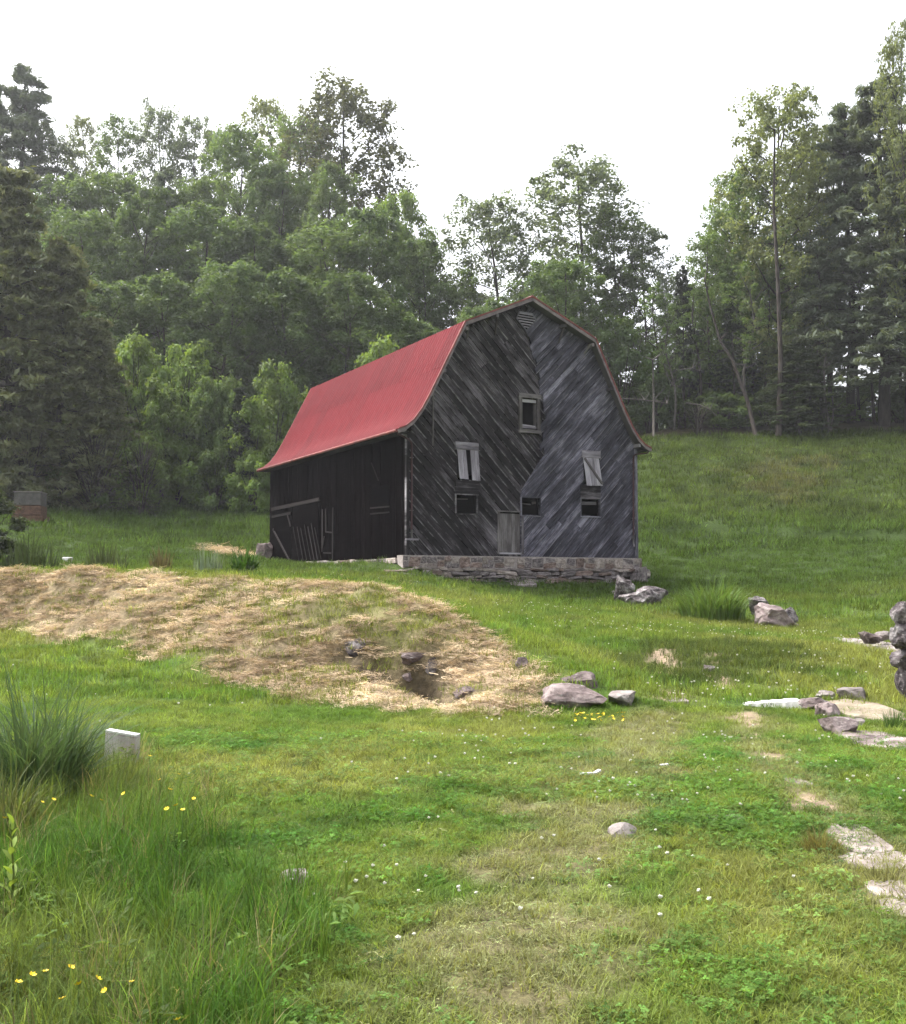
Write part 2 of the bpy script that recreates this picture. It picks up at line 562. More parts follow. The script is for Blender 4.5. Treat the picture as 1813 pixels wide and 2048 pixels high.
HAY_ = [hit(px, py)[:2] for px, py in ((-150, 1256), (0, 1263), (150, 1286), (300, 1322), (450, 1366), (600, 1406), (800, 1424), (1000, 1432), (1095, 1430), (1115, 1395))]
HAY_ += [unp(px, py, Y)[:2] for px, py, Y in ((1112, 1354, 13.95), (1045, 1318, 14.8), (955, 1255, 16.1), (855, 1198, 17.1), (760, 1175, 17.6), (560, 1168, 18.4), (420, 1160, 19.4), (280, 1150, 20.9), (140, 1146, 22.1), (0, 1150, 23.0), (-150, 1150, 23.6))]
HAY_ = np.array(HAY_)
TRK_L = [hit(px, py)[:2] for px, py in ((1040, 2047), (1075, 1850), (1110, 1700), (1180, 1600), (1270, 1500), (1320, 1430))]
TRK_L = [np.array([0.15, 1.5])] + TRK_L
TRK_R = [hit(px, py)[:2] for px, py in ((1830, 1830), (1740, 1690), (1640, 1620), (1570, 1555), (1510, 1480), (1490, 1425))]
TRK_M = [hit(px, py)[:2] for px, py in ((1330, 1400), (1325, 1340), (1330, 1300))]
TRK_N = [hit(px, py)[:2] for px, py in ((1470, 1400), (1440, 1350), (1435, 1310))]
WEEDS = np.array([hit(px, py)[:2] for px, py in ((-120, 1470), (60, 1440), (210, 1450), (330, 1530), (430, 1640), (520, 1780), (620, 1900), (720, 2046))] + [(-0.2, 1.8), (-4, 1.8)])
ROUGH = np.array([hit(px, py)[:2] for px, py in ((1230, 1310), (1300, 1285), (1450, 1280), (1620, 1295), (1600, 1345), (1480, 1370), (1280, 1365))])
STRAW2 = np.array([hit(px, py)[:2] for px, py in ((405, 1100), (470, 1092), (535, 1095), (535, 1118), (460, 1115))])
TERR = np.array([hit(px, py)[:2] for px, py in ((1180, 1064), (1300, 1066), (1450, 1072), (1600, 1078), (1813, 1084), (2000, 1088))])
GREENB = np.array([hit(px, py)[:2] for px, py in ((430, 1195), (600, 1190), (740, 1186), (840, 1215), (950, 1278), (900, 1300), (760, 1275), (620, 1240))])
_g = [hit(px, py)[:2] for px, py in ((690, 1282), (770, 1318), (850, 1345), (915, 1385))]
HOLE = hit(830, 1330)[:2]
GULLY = _g
HAY = HAY_
BARN_A = math.radians(28.7)
BE = np.array([math.cos(BARN_A), math.sin(BARN_A)])
BS = np.array([-math.sin(BARN_A), math.cos(BARN_A)])
BP0 = unp(812, 1110, 36)
BW, BL = 9.78, 14.0
BARN_POLY = np.array([BP0[:2] + BE * u + BS * v for u, v in ((-0.15, -0.3), (BW + 0.15, -0.3), (BW + 0.15, BL), (-0.15, BL))])

def masks(X, Y):
    """named 0..1 cover masks on the ground"""
    m = {}
    nz = fbm(X * 1.3, Y * 1.3, 40, 4) - 0.5
    m['hay'] = sstep(-0.12, 0.3, sdist(X, Y, HAY) + nz * 0.55)
    def tr(pts, w, s):
        d = poly_dist(X, Y, pts)
        return 1 - sstep(w * 0.25, w, d + (fbm(X * 2.2, Y * 2.2, s, 3) - 0.5) * w * 1.3)
    patch = fbm(X * 0.9, Y * 0.9, 61, 4)
    m['dry'] = np.maximum(tr(TRK_L, 0.75, 50) * 1.0, tr(TRK_R, 0.5, 51) * 0.8) * sstep(0.15, 0.45, patch)
    m['bare'] = np.maximum.reduce([tr(TRK_R, 0.27, 52) * sstep(0.45, 0.6, fbm(X * 1.7, Y * 1.7, 62, 3)),
                                   tr(TRK_M, 0.32, 53) * sstep(0.4, 0.6, fbm(X * 1.7, Y * 1.7, 63, 3)),
                                   tr(TRK_N, 0.32, 54) * sstep(0.4, 0.6, fbm(X * 1.7, Y * 1.7, 64, 3))])
    m['greenb'] = sstep(-0.3, 0.5, sdist(X, Y, GREENB) + nz * 1.2)
    m['weeds'] = sstep(-0.25, 0.35, sdist(X, Y, WEEDS) + nz * 0.7)
    m['rough'] = sstep(-0.5, 0.6, sdist(X, Y, ROUGH) + nz * 2.0)
    m['straw2'] = sstep(-0.4, 0.5, sdist(X, Y, STRAW2) + nz * 2)
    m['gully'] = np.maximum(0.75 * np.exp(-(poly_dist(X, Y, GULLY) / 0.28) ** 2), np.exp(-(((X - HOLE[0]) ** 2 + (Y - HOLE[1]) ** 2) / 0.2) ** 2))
    m['barn'] = inside(X, Y, BARN_POLY).astype(float)
    m['clover'] = sstep(0.5, 0.6, fbm(X * 0.55 + 7, Y * 0.55, 71, 3))
    return m

# hill weeds: brownish old grass on the right slope
HILLW = np.array([hit(px, py)[:2] for px, py in ((1440, 935), (1560, 905), (1720, 905), (1700, 960), (1600, 1015), (1500, 1000))])

def grass_colour(X, Y, m=None):
    """colour of the sward by place"""
    m = m or masks(X, Y)
    n1 = fbm(X * 0.35, Y * 0.35, 80, 4)[:, None]
    n2 = fbm(X * 1.6, Y * 1.6, 84, 4)[:, None]
    near = np.array([0.146, 0.198, 0.042])
    lush = np.array([0.092, 0.158, 0.030])
    yell = np.array([0.192, 0.208, 0.062])
    far = np.array([0.056, 0.094, 0.021])  # distant shade, vignette and glare put into this tone, besides grass species
    c = near + (lush - near) * sstep(0.42, 0.62, n2)
    c = c + (yell - c) * 0.85 * sstep(0.46, 0.64, n1)
    n3 = fbm(X * 3.1, Y * 3.1, 88, 3)[:, None]
    c = c * (0.72 + 0.56 * n3)
    k = sstep(16, 42, Y)[:, None]
    c = c + (far * (0.8 + 0.5 * n2) - c) * k
    hill = sstep(52, 60, Y)[:, None]
    c = c + (np.array([0.066, 0.092, 0.022]) * (0.3 + 1.4 * n2) - c) * hill * 0.7 * sstep(8, 14, X)[:, None]
    hw = sstep(-1.5, 2.0, sdist(X, Y, HILLW) + (n2[:, 0] - 0.5) * 8)[:, None]
    c = c + (np.array([0.12, 0.10, 0.052]) - c) * hw * 0.5 * sstep(0.35, 0.6, fbm(X * 0.8, Y * 0.8, 91, 3))[:, None]
    c = c + (np.array([0.215, 0.21, 0.105]) - c) * (m['dry'] * 0.7)[:, None]
    c = c + (np.array([0.055, 0.082, 0.022]) - c) * (m['rough'] * 0.75)[:, None]
    return c

gx = np.unique(np.r_[-420, -300, -220, -160, -120, np.arange(-95, -26, 2.5), np.arange(-26, -9, 0.5), np.arange(-9, 9.01, 0.13), np.arange(9, 27, 0.5), np.arange(27, 96, 2.5), 120, 160, 220, 300, 420])
gy = np.unique(np.r_[-170, -120, -80, -50, -30, -18, -10, -6, -4, -2, 0, 1, np.arange(1.5, 25, 0.13), np.arange(25, 50, 0.4), np.arange(50, 80, 0.8), np.arange(80, 130, 2.5), 140, 160, 190, 230, 300, 420])
GX, GY = np.meshgrid(gx, gy)
GZ = terrain(GX, GY)
fx_, fy_ = GX.ravel(), GY.ravel()
gm = masks(fx_, fy_)
gc = grass_colour(fx_, fy_, gm) * np.where(fy_ < 30, 0.62, 0.52)[:, None]
def blend(c, col, k):
    return c + (np.array(col) - c) * k[:, None]
gc = blend(gc, (0.23, 0.185, 0.115), gm['hay'])
gc = blend(gc, (0.13, 0.135, 0.05), gm['hay'] * gm['greenb'] * 0.8)
gc = blend(gc, (0.22, 0.165, 0.085), gm['straw2'])
gc = blend(gc, (0.14, 0.115, 0.065), gm['dry'] * 0.7)
gc = blend(gc, (0.27, 0.205, 0.145), gm['bare'])
gc = blend(gc, (0.035, 0.03, 0.016), gm['weeds'] * 0.6)
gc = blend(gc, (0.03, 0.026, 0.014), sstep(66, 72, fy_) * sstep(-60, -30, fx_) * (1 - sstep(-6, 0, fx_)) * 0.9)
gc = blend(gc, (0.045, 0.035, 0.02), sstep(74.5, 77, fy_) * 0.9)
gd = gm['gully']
gc = blend(gc, (0.018, 0.013, 0.010), gd * 0.95)  # shade of the gully and hollow put into the ground colour
ny, nx = GX.shape
idx = np.arange(ny * nx).reshape(ny, nx)
GF = np.stack([idx[:-1, :-1], idx[:-1, 1:], idx[1:, 1:], idx[1:, :-1]], -1).reshape(-1, 4)
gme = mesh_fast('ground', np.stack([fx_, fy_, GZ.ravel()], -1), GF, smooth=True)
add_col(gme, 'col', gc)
t = NT('meadow soil and sward')
a_ = t('Attribute', attribute_type='GEOMETRY', attribute_name='col').outputs['Color']
gp = t('NewGeometry').outputs['Position']
n1 = t.noise(gp, 9.0, 8, 0.7)
n2 = t.noise(gp, 1.1, 5, 0.6)
vv = t.math('MULTIPLY', t.maprange(n1, 0.3, 0.7, 0.5, 1.5), t.maprange(n2, 0.3, 0.7, 0.75, 1.25))
hv = t('HueSaturation')
t.l.new(a_, hv.inputs['Color'])
t.l.new(vv, hv.inputs['Value'])
mg = t.done(hv.outputs[0], 0.95, n1, 0.9, 0.06, 0.1)
ground = kind(obj('ground', gme, mg), 'structure')
ground['label'] = 'rolling grass meadow rising to the wooded hill'
# ------------------------------------------------------------------ barn  (local x along the gable, y into the barn, z up from the stone)
def clip(poly, a, b, c):
    """keep a*x+b*z<=c"""
    out = []
    for i in range(len(poly)):
        p, q = poly[i], poly[(i + 1) % len(poly)]
        dp, dq = a * p[0] + b * p[1] - c, a * q[0] + b * q[1] - c
        if dp <= 1e-9:
            out.append(p)
        if (dp < -1e-9 and dq > 1e-9) or (dp > 1e-9 and dq < -1e-9):
            t_ = dp / (dp - dq)
            out.append((p[0] + (q[0] - p[0]) * t_, p[1] + (q[1] - p[1]) * t_))
    return out

def area(poly):
    return 0.5 * abs(sum(p[0] * q[1] - q[0] * p[1] for p, q in zip(poly, poly[1:] + poly[:1]))) if len(poly) > 2 else 0

def minus_rect(poly, r):
    x0, z0, x1, z1 = r
    res = [clip(poly, 1, 0, x0), clip(poly, -1, 0, -x1)]
    mid = clip(clip(poly, -1, 0, -x0), 1, 0, x1)
    if mid:
        res += [clip(mid, 0, 1, z0), clip(mid, 0, -1, -z1)]
    return [p for p in res if area(p) > 1e-4]

barn = empty('barn', BP0, BARN_A)
tag(barn, 'old dark wooden gambrel barn with red metal roof on a stone foundation', 'barn')

PK = (4.88, 9.22)
GPOLY = [(0.0, 0.0), (9.78, 0.0), (9.78, 4.12), (7.67, 8.02), PK, (2.1, 8.02), (0.0, 4.12)]
OPEN = {'up': (4.62, 4.62, 5.28, 5.74), 'll': (1.91, 1.49, 2.74, 2.12), 'mid': (4.585, 1.5, 5.36, 2.13), 'lr': (7.2, 1.55, 8.04, 2.18),
        'sl': (1.95, 2.66, 2.74, 3.74), 'sr': (7.33, 2.74, 8.0, 3.76), 'door': (3.7, 0.08, 4.57, 1.57)}
JO = [(0.0, 4.57), (2.31, 4.57), (3.63, 5.54), (6.12, 5.56), (8.27, 4.84), (9.3, 4.88)]
def halves(off):
    L_, R_ = [], []
    for (z0, u0), (z1, u1) in zip(JO[:-1], JO[1:]):
        o_ = off if z0 > 2 else 0
        band = clip(clip(GPOLY, 0, -1, -z0), 0, 1, z1)
        a, b = (z1 - z0), -(u1 - u0)              # (z1-z0)*x - (u1-u0)*z <= c on the left of the joint
        c = a * (u0 + o_) + b * z0
        L_.append(clip(band, a, b, c))
        R_.append(clip(band, -a, -b, -c))
    return L_, R_
LC, RC = halves(0)

def opened(polys):
    for r in OPEN.values():
        polys = [q for p in polys for q in minus_rect(p, r)]
    return polys

wall = MB()
for cell in opened(LC + RC):
    wall.prism(cell, 0.004, 0.02)
gable = wall.build('gable_wall', M['dark'], barn)

def plank_obj(pieces, d, n, w0, width, base, tilt, mat, parent, name='plank'):
    """pieces: convex polygons; outer face leans out towards the lower edge (across=0)"""
    mb = MB()
    uvs = []
    for poly in pieces:
        if sum(p[0] * q[1] - q[0] * p[1] for p, q in zip(poly, poly[1:] + poly[:1])) < 0:
            poly = poly[::-1]
        k = len(mb.v)
        m_ = len(poly)
        for x, z in poly:
            w = (x * n[0] + z * n[1] - w0)
            mb.v.append((x, -(base + tilt * (1 - w / width)), z))
            uvs.append((x * d[0] + z * d[1], w))
        for x, z in poly:
            mb.v.append((x, 0.003, z))
            uvs.append((x * d[0] + z * d[1], x * n[0] + z * n[1] - w0))
        mb.f.append(tuple(range(k, k + m_)))
        for i in range(m_):
            j = (i + 1) % m_
            mb.f.append((k + j, k + i, k + m_ + i, k + m_ + j))
    me = mb.mesh(name)
    ul = me.uv_layers.new(name='UVMap')
    for lp in me.loops:
        ul.data[lp.index].uv = uvs[lp.vertex_index]
    return obj(name, me, mat, parent)

random.seed(5)
R2 = math.sqrt(0.5)
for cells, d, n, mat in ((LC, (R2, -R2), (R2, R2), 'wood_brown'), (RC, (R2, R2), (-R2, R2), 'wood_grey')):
    lo = min(x * n[0] + z * n[1] for c_ in cells for x, z in c_)
    hi = max(x * n[0] + z * n[1] for c_ in cells for x, z in c_)
    w = lo
    while w < hi:
        wd = random.uniform(0.20, 0.29)
        gap = random.choice((0.006, 0.01, 0.016, 0.024))
        pcs = []
        lft = cells is LC
        for cell in halves(random.uniform(0.02, 0.16) if lft else random.uniform(-0.16, 0.13))[0 if lft else 1]:
            q = clip(clip(cell, -n[0], -n[1], -w), n[0], n[1], w + wd - gap)
            if area(q) > 2e-4:
                pcs.append(q)
        pcs = opened(pcs)
        # every separate run of board is its own plank (an opening, or a butt joint, ends a run)
        cut = random.uniform(0.25, 0.75) if random.random() < 0.45 else None
        runs = []
        for p in sorted(pcs, key=lambda p: sum(x * d[0] + z * d[1] for x, z in p) / len(p)):
            for r_ in runs:
                if any(math.hypot(a_[0] - b_[0], a_[1] - b_[1]) < 1e-4 for q in r_ for a_ in p for b_ in q) or any(min(x * d[0] + z * d[1] for x, z in p) < max(x * d[0] + z * d[1] for x, z in q) - 1e-3 and max(x * d[0] + z * d[1] for x, z in p) > min(x * d[0] + z * d[1] for x, z in q) + 1e-3 for q in r_):
                    r_.append(p)
                    break
            else:
                runs.append([p])
        for r_ in runs:
            ls = [x * d[0] + z * d[1] for p in r_ for x, z in p]
            parts_ = [r_]
            if cut and max(ls) - min(ls) > 2.2:
                lc = min(ls) + (max(ls) - min(ls)) * cut
                parts_ = [[q for q in (clip(p, d[0], d[1], lc - 0.004) for p in r_) if area(q) > 2e-4], [q for q in (clip(p, -d[0], -d[1], -lc - 0.004) for p in r_) if area(q) > 2e-4]]
            for pp in parts_:
                if pp:
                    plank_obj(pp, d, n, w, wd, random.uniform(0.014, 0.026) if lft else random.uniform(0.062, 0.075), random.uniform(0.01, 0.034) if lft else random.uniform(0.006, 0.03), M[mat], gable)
        w += wd

# dark rail and patch boards under the two hanging shutters
def hplank(x0, z0, x1, z1, base, mat, parent, name='plank'):
    along_x = (x1 - x0) > (z1 - z0)
    if along_x:
        return plank_obj([[(x0, z0), (x1, z0), (x1, z1), (x0, z1)]], (1, 0), (0, 1), z0, z1 - z0, base, 0.0, M[mat], parent, name)
    return plank_obj([[(x0, z0), (x1, z0), (x1, z1), (x0, z1)]], (0, 1), (1, 0), x0, x1 - x0, base, 0.0, M[mat], parent, name)

for x0, x1, z0, z1 in ((1.87, 2.8, 2.13, 2.62), (7.18, 8.08, 2.19, 2.68)):
    hplank(x0, z0, x1, (z0 + z1) / 2 - 0.004, 0.105, 'wood_brown', gable)
    hplank(x0, (z0 + z1) / 2, x1, z1, 0.109, 'wood_brown', gable)

def window(name, r, fr, mat, sill=True, head=True):
    x0, z0, x1, z1 = r
    wv = MB()                                   # reveal inside the opening
    for a_, b_ in (((x0, 0.022, z0), (x0 + 0.03, 0.14, z1)), ((x1 - 0.03, 0.022, z0), (x1, 0.14, z1)), ((x0 + 0.03, 0.022, z0), (x1 - 0.03, 0.14, z0 + 0.03)), ((x0 + 0.03, 0.022, z1 - 0.03), (x1 - 0.03, 0.14, z1))):
        wv.box(a_, b_)
    w_ = wv.build(name, M['wood_mid'] if fr > 0.1 else M['dark'], barn)
    for px_ in (x0 - fr, x1):
        hplank(px_, z0 - 0.02, px_ + fr, z1 + 0.02, 0.112, mat, w_, 'jamb')
    if head:
        hplank(x0 - fr * 1.15, z1 + 0.022, x1 + fr * 1.15, z1 + 0.022 + fr * 1.25, 0.12, mat, w_, 'head')
    if sill:
        hplank(x0 - fr * 1.15, z0 - 0.022 - fr, x1 + fr * 1.15, z0 - 0.022, 0.13, mat, w_, 'sill')
    return w_

w_up = window('window', OPEN['up'], 0.12, 'wood_mid')
hplank(4.65, 5.60, 5.25, 5.705, 0.05, 'wood_pale', w_up, 'sash_rail')
hplank(4.65, 4.655, 5.25, 4.73, 0.055, 'wood_pale', w_up, 'sash_rail')
MB().bar((4.68, 0.03, 4.78), (5.22, -0.02, 4.74), 0.05, 0.03).build('loose_slat', M['wood_pale'], w_up)
for k_ in ('ll', 'mid', 'lr'):
    w_ = window('window', OPEN[k_], 0.03, 'wood_brown' if k_ == 'll' else 'wood_grey', head=False)
    x0, z0, x1, z1 = OPEN[k_]
    if k_ == 'mid':
        MB().bar((x0 + 0.03, 0.06, z0 + 0.42), (x0 + 0.5, 0.10, z0 + 0.40), 0.035, 0.03).build('crossbar', M['wood_mid'], w_)
        MB().bar((x0 + 0.55, 0.08, z0 + 0.45), (x1 - 0.06, 0.10, z0 + 0.47), 0.09, 0.03).build('crossbar', M['wood_mid'], w_)
    elif k_ == 'll':
        MB().bar((x0 + 0.03, 0.06, z1 - 0.14), (x1 - 0.3, 0.06, z1 - 0.13), 0.035, 0.03).build('crossbar', M['wood_mid'], w_)
    else:
        MB().bar((x0 + 0.03, 0.06, z1 - 0.16), (x1 - 0.06, 0.06, z1 - 0.14), 0.12, 0.03).build('crossbar', M['wood_brown'], w_)

# hanging shutters
def shutter(r, boards, brace):
    x0, z0, x1, z1 = r
    s_ = MB().box((x0 - 0.02, -0.112, z1 - 0.27), (x1 + 0.06, -0.06, z1 - 0.25)).build('shutter', M['wood_mid'], barn)
    hplank(x0, z1 - 0.245, x1, z1 - 0.12, 0.125, 'wood_pale', s_, 'header_board')
    hplank(x0, z1 - 0.115, x1, z1, 0.13, 'wood_pale', s_, 'header_board')
    for bx0, bx1, lean, zb in boards:           # boards hang and lean outwards at the foot
        mb = MB()
        sk = 0.05
        P_ = [(bx0, -0.115, z1 - 0.27), (bx1, -0.115, z1 - 0.27), (bx1 + sk, -0.115 - lean, zb), (bx0 + sk, -0.115 - lean, zb)]
        mb.v = P_ + [(x, y + 0.022, z) for x, y, z in P_]
        mb.f = [(3, 2, 1, 0), (4, 5, 6, 7), (0, 1, 5, 4), (1, 2, 6, 5), (2, 3, 7, 6), (3, 0, 4, 7)]
        me = mb.mesh('board')
        ul = me.uv_layers.new(name='UVMap')
        for lp in me.loops:
            v = me.vertices[lp.vertex_index].co
            ul.data[lp.index].uv = (v.z, 0.05 + v.x - bx0)
        obj('board', me, M['wood_pale'], s_)
    if brace:
        a_, b_ = brace
        MB().bar(a_, b_, 0.085, 0.022).build('brace', M['wood_mid'], s_)
    return s_

shutter((1.87, 2.6, 2.79, 3.97), [(1.93, 2.13, 0.10, 2.67), (2.135, 2.27, 0.11, 2.66), (2.45, 2.60, 0.07, 2.64), (2.605, 2.77, 0.075, 2.63)], None)
shutter((7.24, 2.62, 8.08, 3.99), [(7.29, 7.51, 0.16, 2.66), (7.515, 7.76, 0.16, 2.67), (7.765, 8.0, 0.16, 2.68)], ((7.33, -0.14, 3.7), (8.03, -0.295, 2.74)))

# gable door of upright boards
dr = MB().box((3.7, 0.022, 0.08), (4.57, 0.03, 1.57)).build('door', M['dark'], barn)
xx = 3.705
for wd in (0.17, 0.14, 0.2, 0.13, 0.215):
    hplank(xx, 0.14, xx + wd - 0.006, 1.53, 0.012 + random.uniform(0, 0.006), 'wood_mid', dr)
    xx += wd
hplank(3.60, 0.08, 3.695, 1.58, 0.062, 'wood_mid', dr, 'jamb')
hplank(4.575, 0.08, 4.66, 1.47, 0.115, 'wood_brown', dr, 'jamb')
hplank(3.58, 1.585, 4.58, 1.625, 0.10, 'wood_mid', dr, 'head')
hplank(3.66, 0.075, 4.66, 0.135, 0.085, 'wood_pale', dr, 'threshold')

# louvred vent in the peak
VX = [(4.50, 8.87), (5.06, 8.87), (5.22, 8.66), (4.80, 8.22), (4.38, 8.62)]
vent = MB().prism(VX[::-1], -0.105, 0.002).build('vent', M['dark'], barn)
for p, q in zip(VX, VX[1:] + VX[:1]):
    MB().bar((p[0], -0.12, p[1]), (q[0], -0.12, q[1]), 0.05, 0.03).build('frame', M['wood_grey'], vent)
z = 8.83
while z > 8.27:
    row = clip(clip(VX, 0, 1, z), 0, -1, -(z - 0.001))
    xs = [p[0] for p in row]
    if xs and max(xs) - min(xs) > 0.06:
        MB().bar((min(xs) + 0.02, -0.13, z), (max(xs) - 0.02, -0.13, z - 0.012), 0.048, 0.02, (0, 1, -0.5)).build('slat', M['wood_pale'], vent)
    z -= 0.095
# vertical cover strip, corner boards, little blocks
hplank(0.98, 3.78, 1.03, 5.72, 0.075, 'wood_mid', gable, 'cover_strip')
for x in (-0.045, 9.705):
    hplank(x, 0.0, x + 0.12, 4.2, 0.115, 'wood_grey' if x > 1 else 'wood_brown', gable, 'corner_board')

# ---- other walls
def upright_wall(name, L0, L1, plane, mat, openings=(), top=4.3, base=-0.1):
    """planks along y at x=plane; sign gives the outward side"""
    sgn = -1 if plane < 1 else 1
    mb = MB()
    mb.box((min(plane - sgn * 0.03, plane - sgn * 0.012), L0, base), (max(plane - sgn * 0.03, plane - sgn * 0.012), L1, top))
    wl_ = mb.build(name, M['dark'], barn)
    y = L0
    while y < L1 - 0.02:
        wd = min(random.uniform(0.19, 0.29), L1 - y)
        pr = random.uniform(0.008, 0.03)
        zb = base + random.uniform(-0.03, 0.05)
        bb = MB()
        xa, xb = sorted((plane - sgn * 0.01, plane + sgn * pr))
        bb.box((xa, y + 0.002, zb), (xb, y + wd - 0.005, top))
        me = bb.mesh('plank')
        ul = me.uv_layers.new(name='UVMap')
        for lp in me.loops:
            v = me.vertices[lp.vertex_index].co
            ul.data[lp.index].uv = (v.z, v.y - y)
        obj('plank', me, M[mat], wl_)
        y += wd
    return wl_

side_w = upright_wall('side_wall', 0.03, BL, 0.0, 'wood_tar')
upright_wall('side_wall', 0.03, BL, 9.78, 'wood_mid')
MB().prism([(x, z) for x, z in GPOLY][::-1], BL - 0.03, BL).build('back_wall', M['wood_brown'], barn)
MB().box((0.05, 0.05, -0.05), (9.7, BL - 0.05, 0.0)).build('floor', M['dirt'], barn)
# loft floor keeps the inside dark as the real one does
MB().box((0.05, 0.25, 2.42), (9.7, BL - 0.05, 2.5)).build('loft_floor', M['dark'], barn)

def side_bar(p, q, w, name, mat, parent, out=0.05, th=0.03):
    """flat board on the dark side wall; points are (y,z)"""
    return MB().bar((-out, p[0], p[1]), (-out, q[0], q[1]), w, th, (1, 0, 0)).build(name, M[mat], parent)

M['wood_tar2'] = mat_wood('tarred lath', (0.004, 0.003, 0.003), (0.010, 0.008, 0.008), (0.025, 0.02, 0.02), 0.0)
M['wood_brown2'] = mat_wood('worn brown lath', (0.006, 0.0045, 0.0045), (0.016, 0.013, 0.013), (0.04, 0.034, 0.034), 0.1)
sd = MB().box((-0.055, 11.0, -0.1), (-0.032, 13.55, 2.2)).build('side_door', M['wood_tar'], barn)
side_bar((13.35, 1.45), (11.15, -0.02), 0.10, 'brace', 'wood_brown2', sd, 0.075)
side_bar((13.5, 2.02), (11.05, 2.06), 0.10, 'rail', 'wood_tar2', sd, 0.075)
side_bar((11.45, 2.0), (11.05, 1.48), 0.09, 'brace', 'wood_brown2', sd, 0.09)
side_bar((13.5, 1.42), (11.05, 1.36), 0.09, 'rail', 'wood_tar', sd, 0.075)
rl = side_bar((13.5, 2.36), (7.7, 2.42), 0.14, 'sliding_rail', 'wood_tar2', barn, 0.09, 0.06)
sd2 = MB().box((-0.052, 7.9, -0.06), (-0.031, 10.9, 2.3)).build('side_door', M['wood_tar'], barn)
yy = 10.8
while yy > 8.2:
    side_bar((yy, 1.3 + random.uniform(0, .4)), (yy - 0.75, 0.0), 0.05, 'lath', 'wood_tar2' if random.random() < 0.7 else 'wood_brown2', sd2, 0.064, 0.02)
    yy -= random.uniform(0.34, 0.5)
fr_ = side_bar((7.45, 2.0), (7.45, 0.3), 0.07, 'door_frame', 'wood_brown2', barn, 0.06)
side_bar((6.35, 2.0), (6.35, -0.05), 0.08, 'jamb', 'wood_brown2', fr_, 0.06)
side_bar((7.1, 2.0), (7.08, 1.1), 0.06, 'jamb', 'wood_brown2', fr_, 0.06)
side_bar((7.08, 1.08), (6.4, 1.02), 0.05, 'rail', 'wood_brown2', fr_, 0.075)
side_bar((7.3, 0.25), (6.5, 0.22), 0.05, 'rail', 'wood_brown2', fr_, 0.06)
side_bar((7.45, 0.3), (7.2, 0.9), 0.05, 'brace', 'wood_brown2', fr_, 0.075)
wv_ = MB().box((-0.045, 1.25, 1.7), (-0.032, 2.75, 2.5)).build('side_window', M['dark'], barn)
side_bar((2.8, 1.76), (1.2, 1.72), 0.05, 'rail', 'wood_tar2', wv_, 0.06)
side_bar((2.8, 1.55), (1.2, 1.52), 0.05, 'rail', 'wood_tar2', wv_, 0.06)
ws_ = MB().box((-0.05, 1.95, 2.65), (-0.032, 2.75, 3.4)).build('side_shutter', M['wood_tar'], barn)
side_bar((2.7, 3.4), (2.1, 2.7), 0.06, 'brace', 'wood_tar2', ws_, 0.06, 0.02)

# ---- roof
# profile of the roof skin from the ridge down to the flared eave, left side (x, z); mirrored for the right
def prof(side):
    L_ = [(4.88, 9.40), (2.08, 8.17), (0.70, 5.50), (0.40, 4.97), (0.08, 4.56), (-0.2, 4.33), (-0.5, 4.21)]
    return L_ if side < 0 else [(9.76 - x, z) for x, z in L_]
RY0, RY1 = -0.42, BL + 0.32
t = NT('red ribbed roof metal')
tc = t('TexCoord').outputs['Object']
nb = t.noise(tc, 0.6, 4, 0.6)
mp_ = t('Mapping')
t.l.new(tc, mp_.inputs[0])
mp_.inputs['Scale'].default_value = (0.7, 9, 0.7)
nf = t.noise(mp_.outputs[0], 1.2, 4, 0.6)
cl = t.ramp(t.math('ADD', t.math('MULTIPLY', nb, 0.6), t.math('MULTIPLY', nf, 0.4)), [(0.30, (0.075, 0.0045, 0.008)), (0.5, (0.108, 0.0065, 0.0112)), (0.68, (0.142, 0.015, 0.020))])
oi_ = t('ObjectInfo').outputs['Random']
hv_ = t('HueSaturation')
t.l.new(cl, hv_.inputs['Color'])
t.l.new(t.maprange(oi_, 0, 1, 0.86, 1.12), hv_.inputs['Value'])
cl = hv_.outputs[0]
M['roof'] = t.done(cl, 0.6, nf, 0.02, 0.004, 0.05)
M['trim_grey'] = mat_plain('weathered rake board', (0.17, 0.145, 0.15), 0.85, 0.4, 4, 0.4)
M['trim_red'] = mat_plain('rusty red edge trim', (0.17, 0.05, 0.045), 0.6, 0.4, 3, 0.3)

def roof_deck(side):
    P_ = prof(side)
    mb = MB()
    for (x0, z0), (x1, z1) in zip(P_[:-1], P_[1:]):
        n = len(mb.v)
        for y in (RY0 + 0.03, RY1 - 0.03):
            mb.v += [(x0, y, z0 - 0.01), (x1, y, z1 - 0.01), (x1, y, z1 - 0.075), (x0, y, z0 - 0.075)]
        mb.f += [tuple(n + i for i in q) for q in ((0, 1, 2, 3), (7, 6, 5, 4), (0, 4, 5, 1), (3, 2, 6, 7), (1, 5, 6, 2), (0, 3, 7, 4))]
    return mb

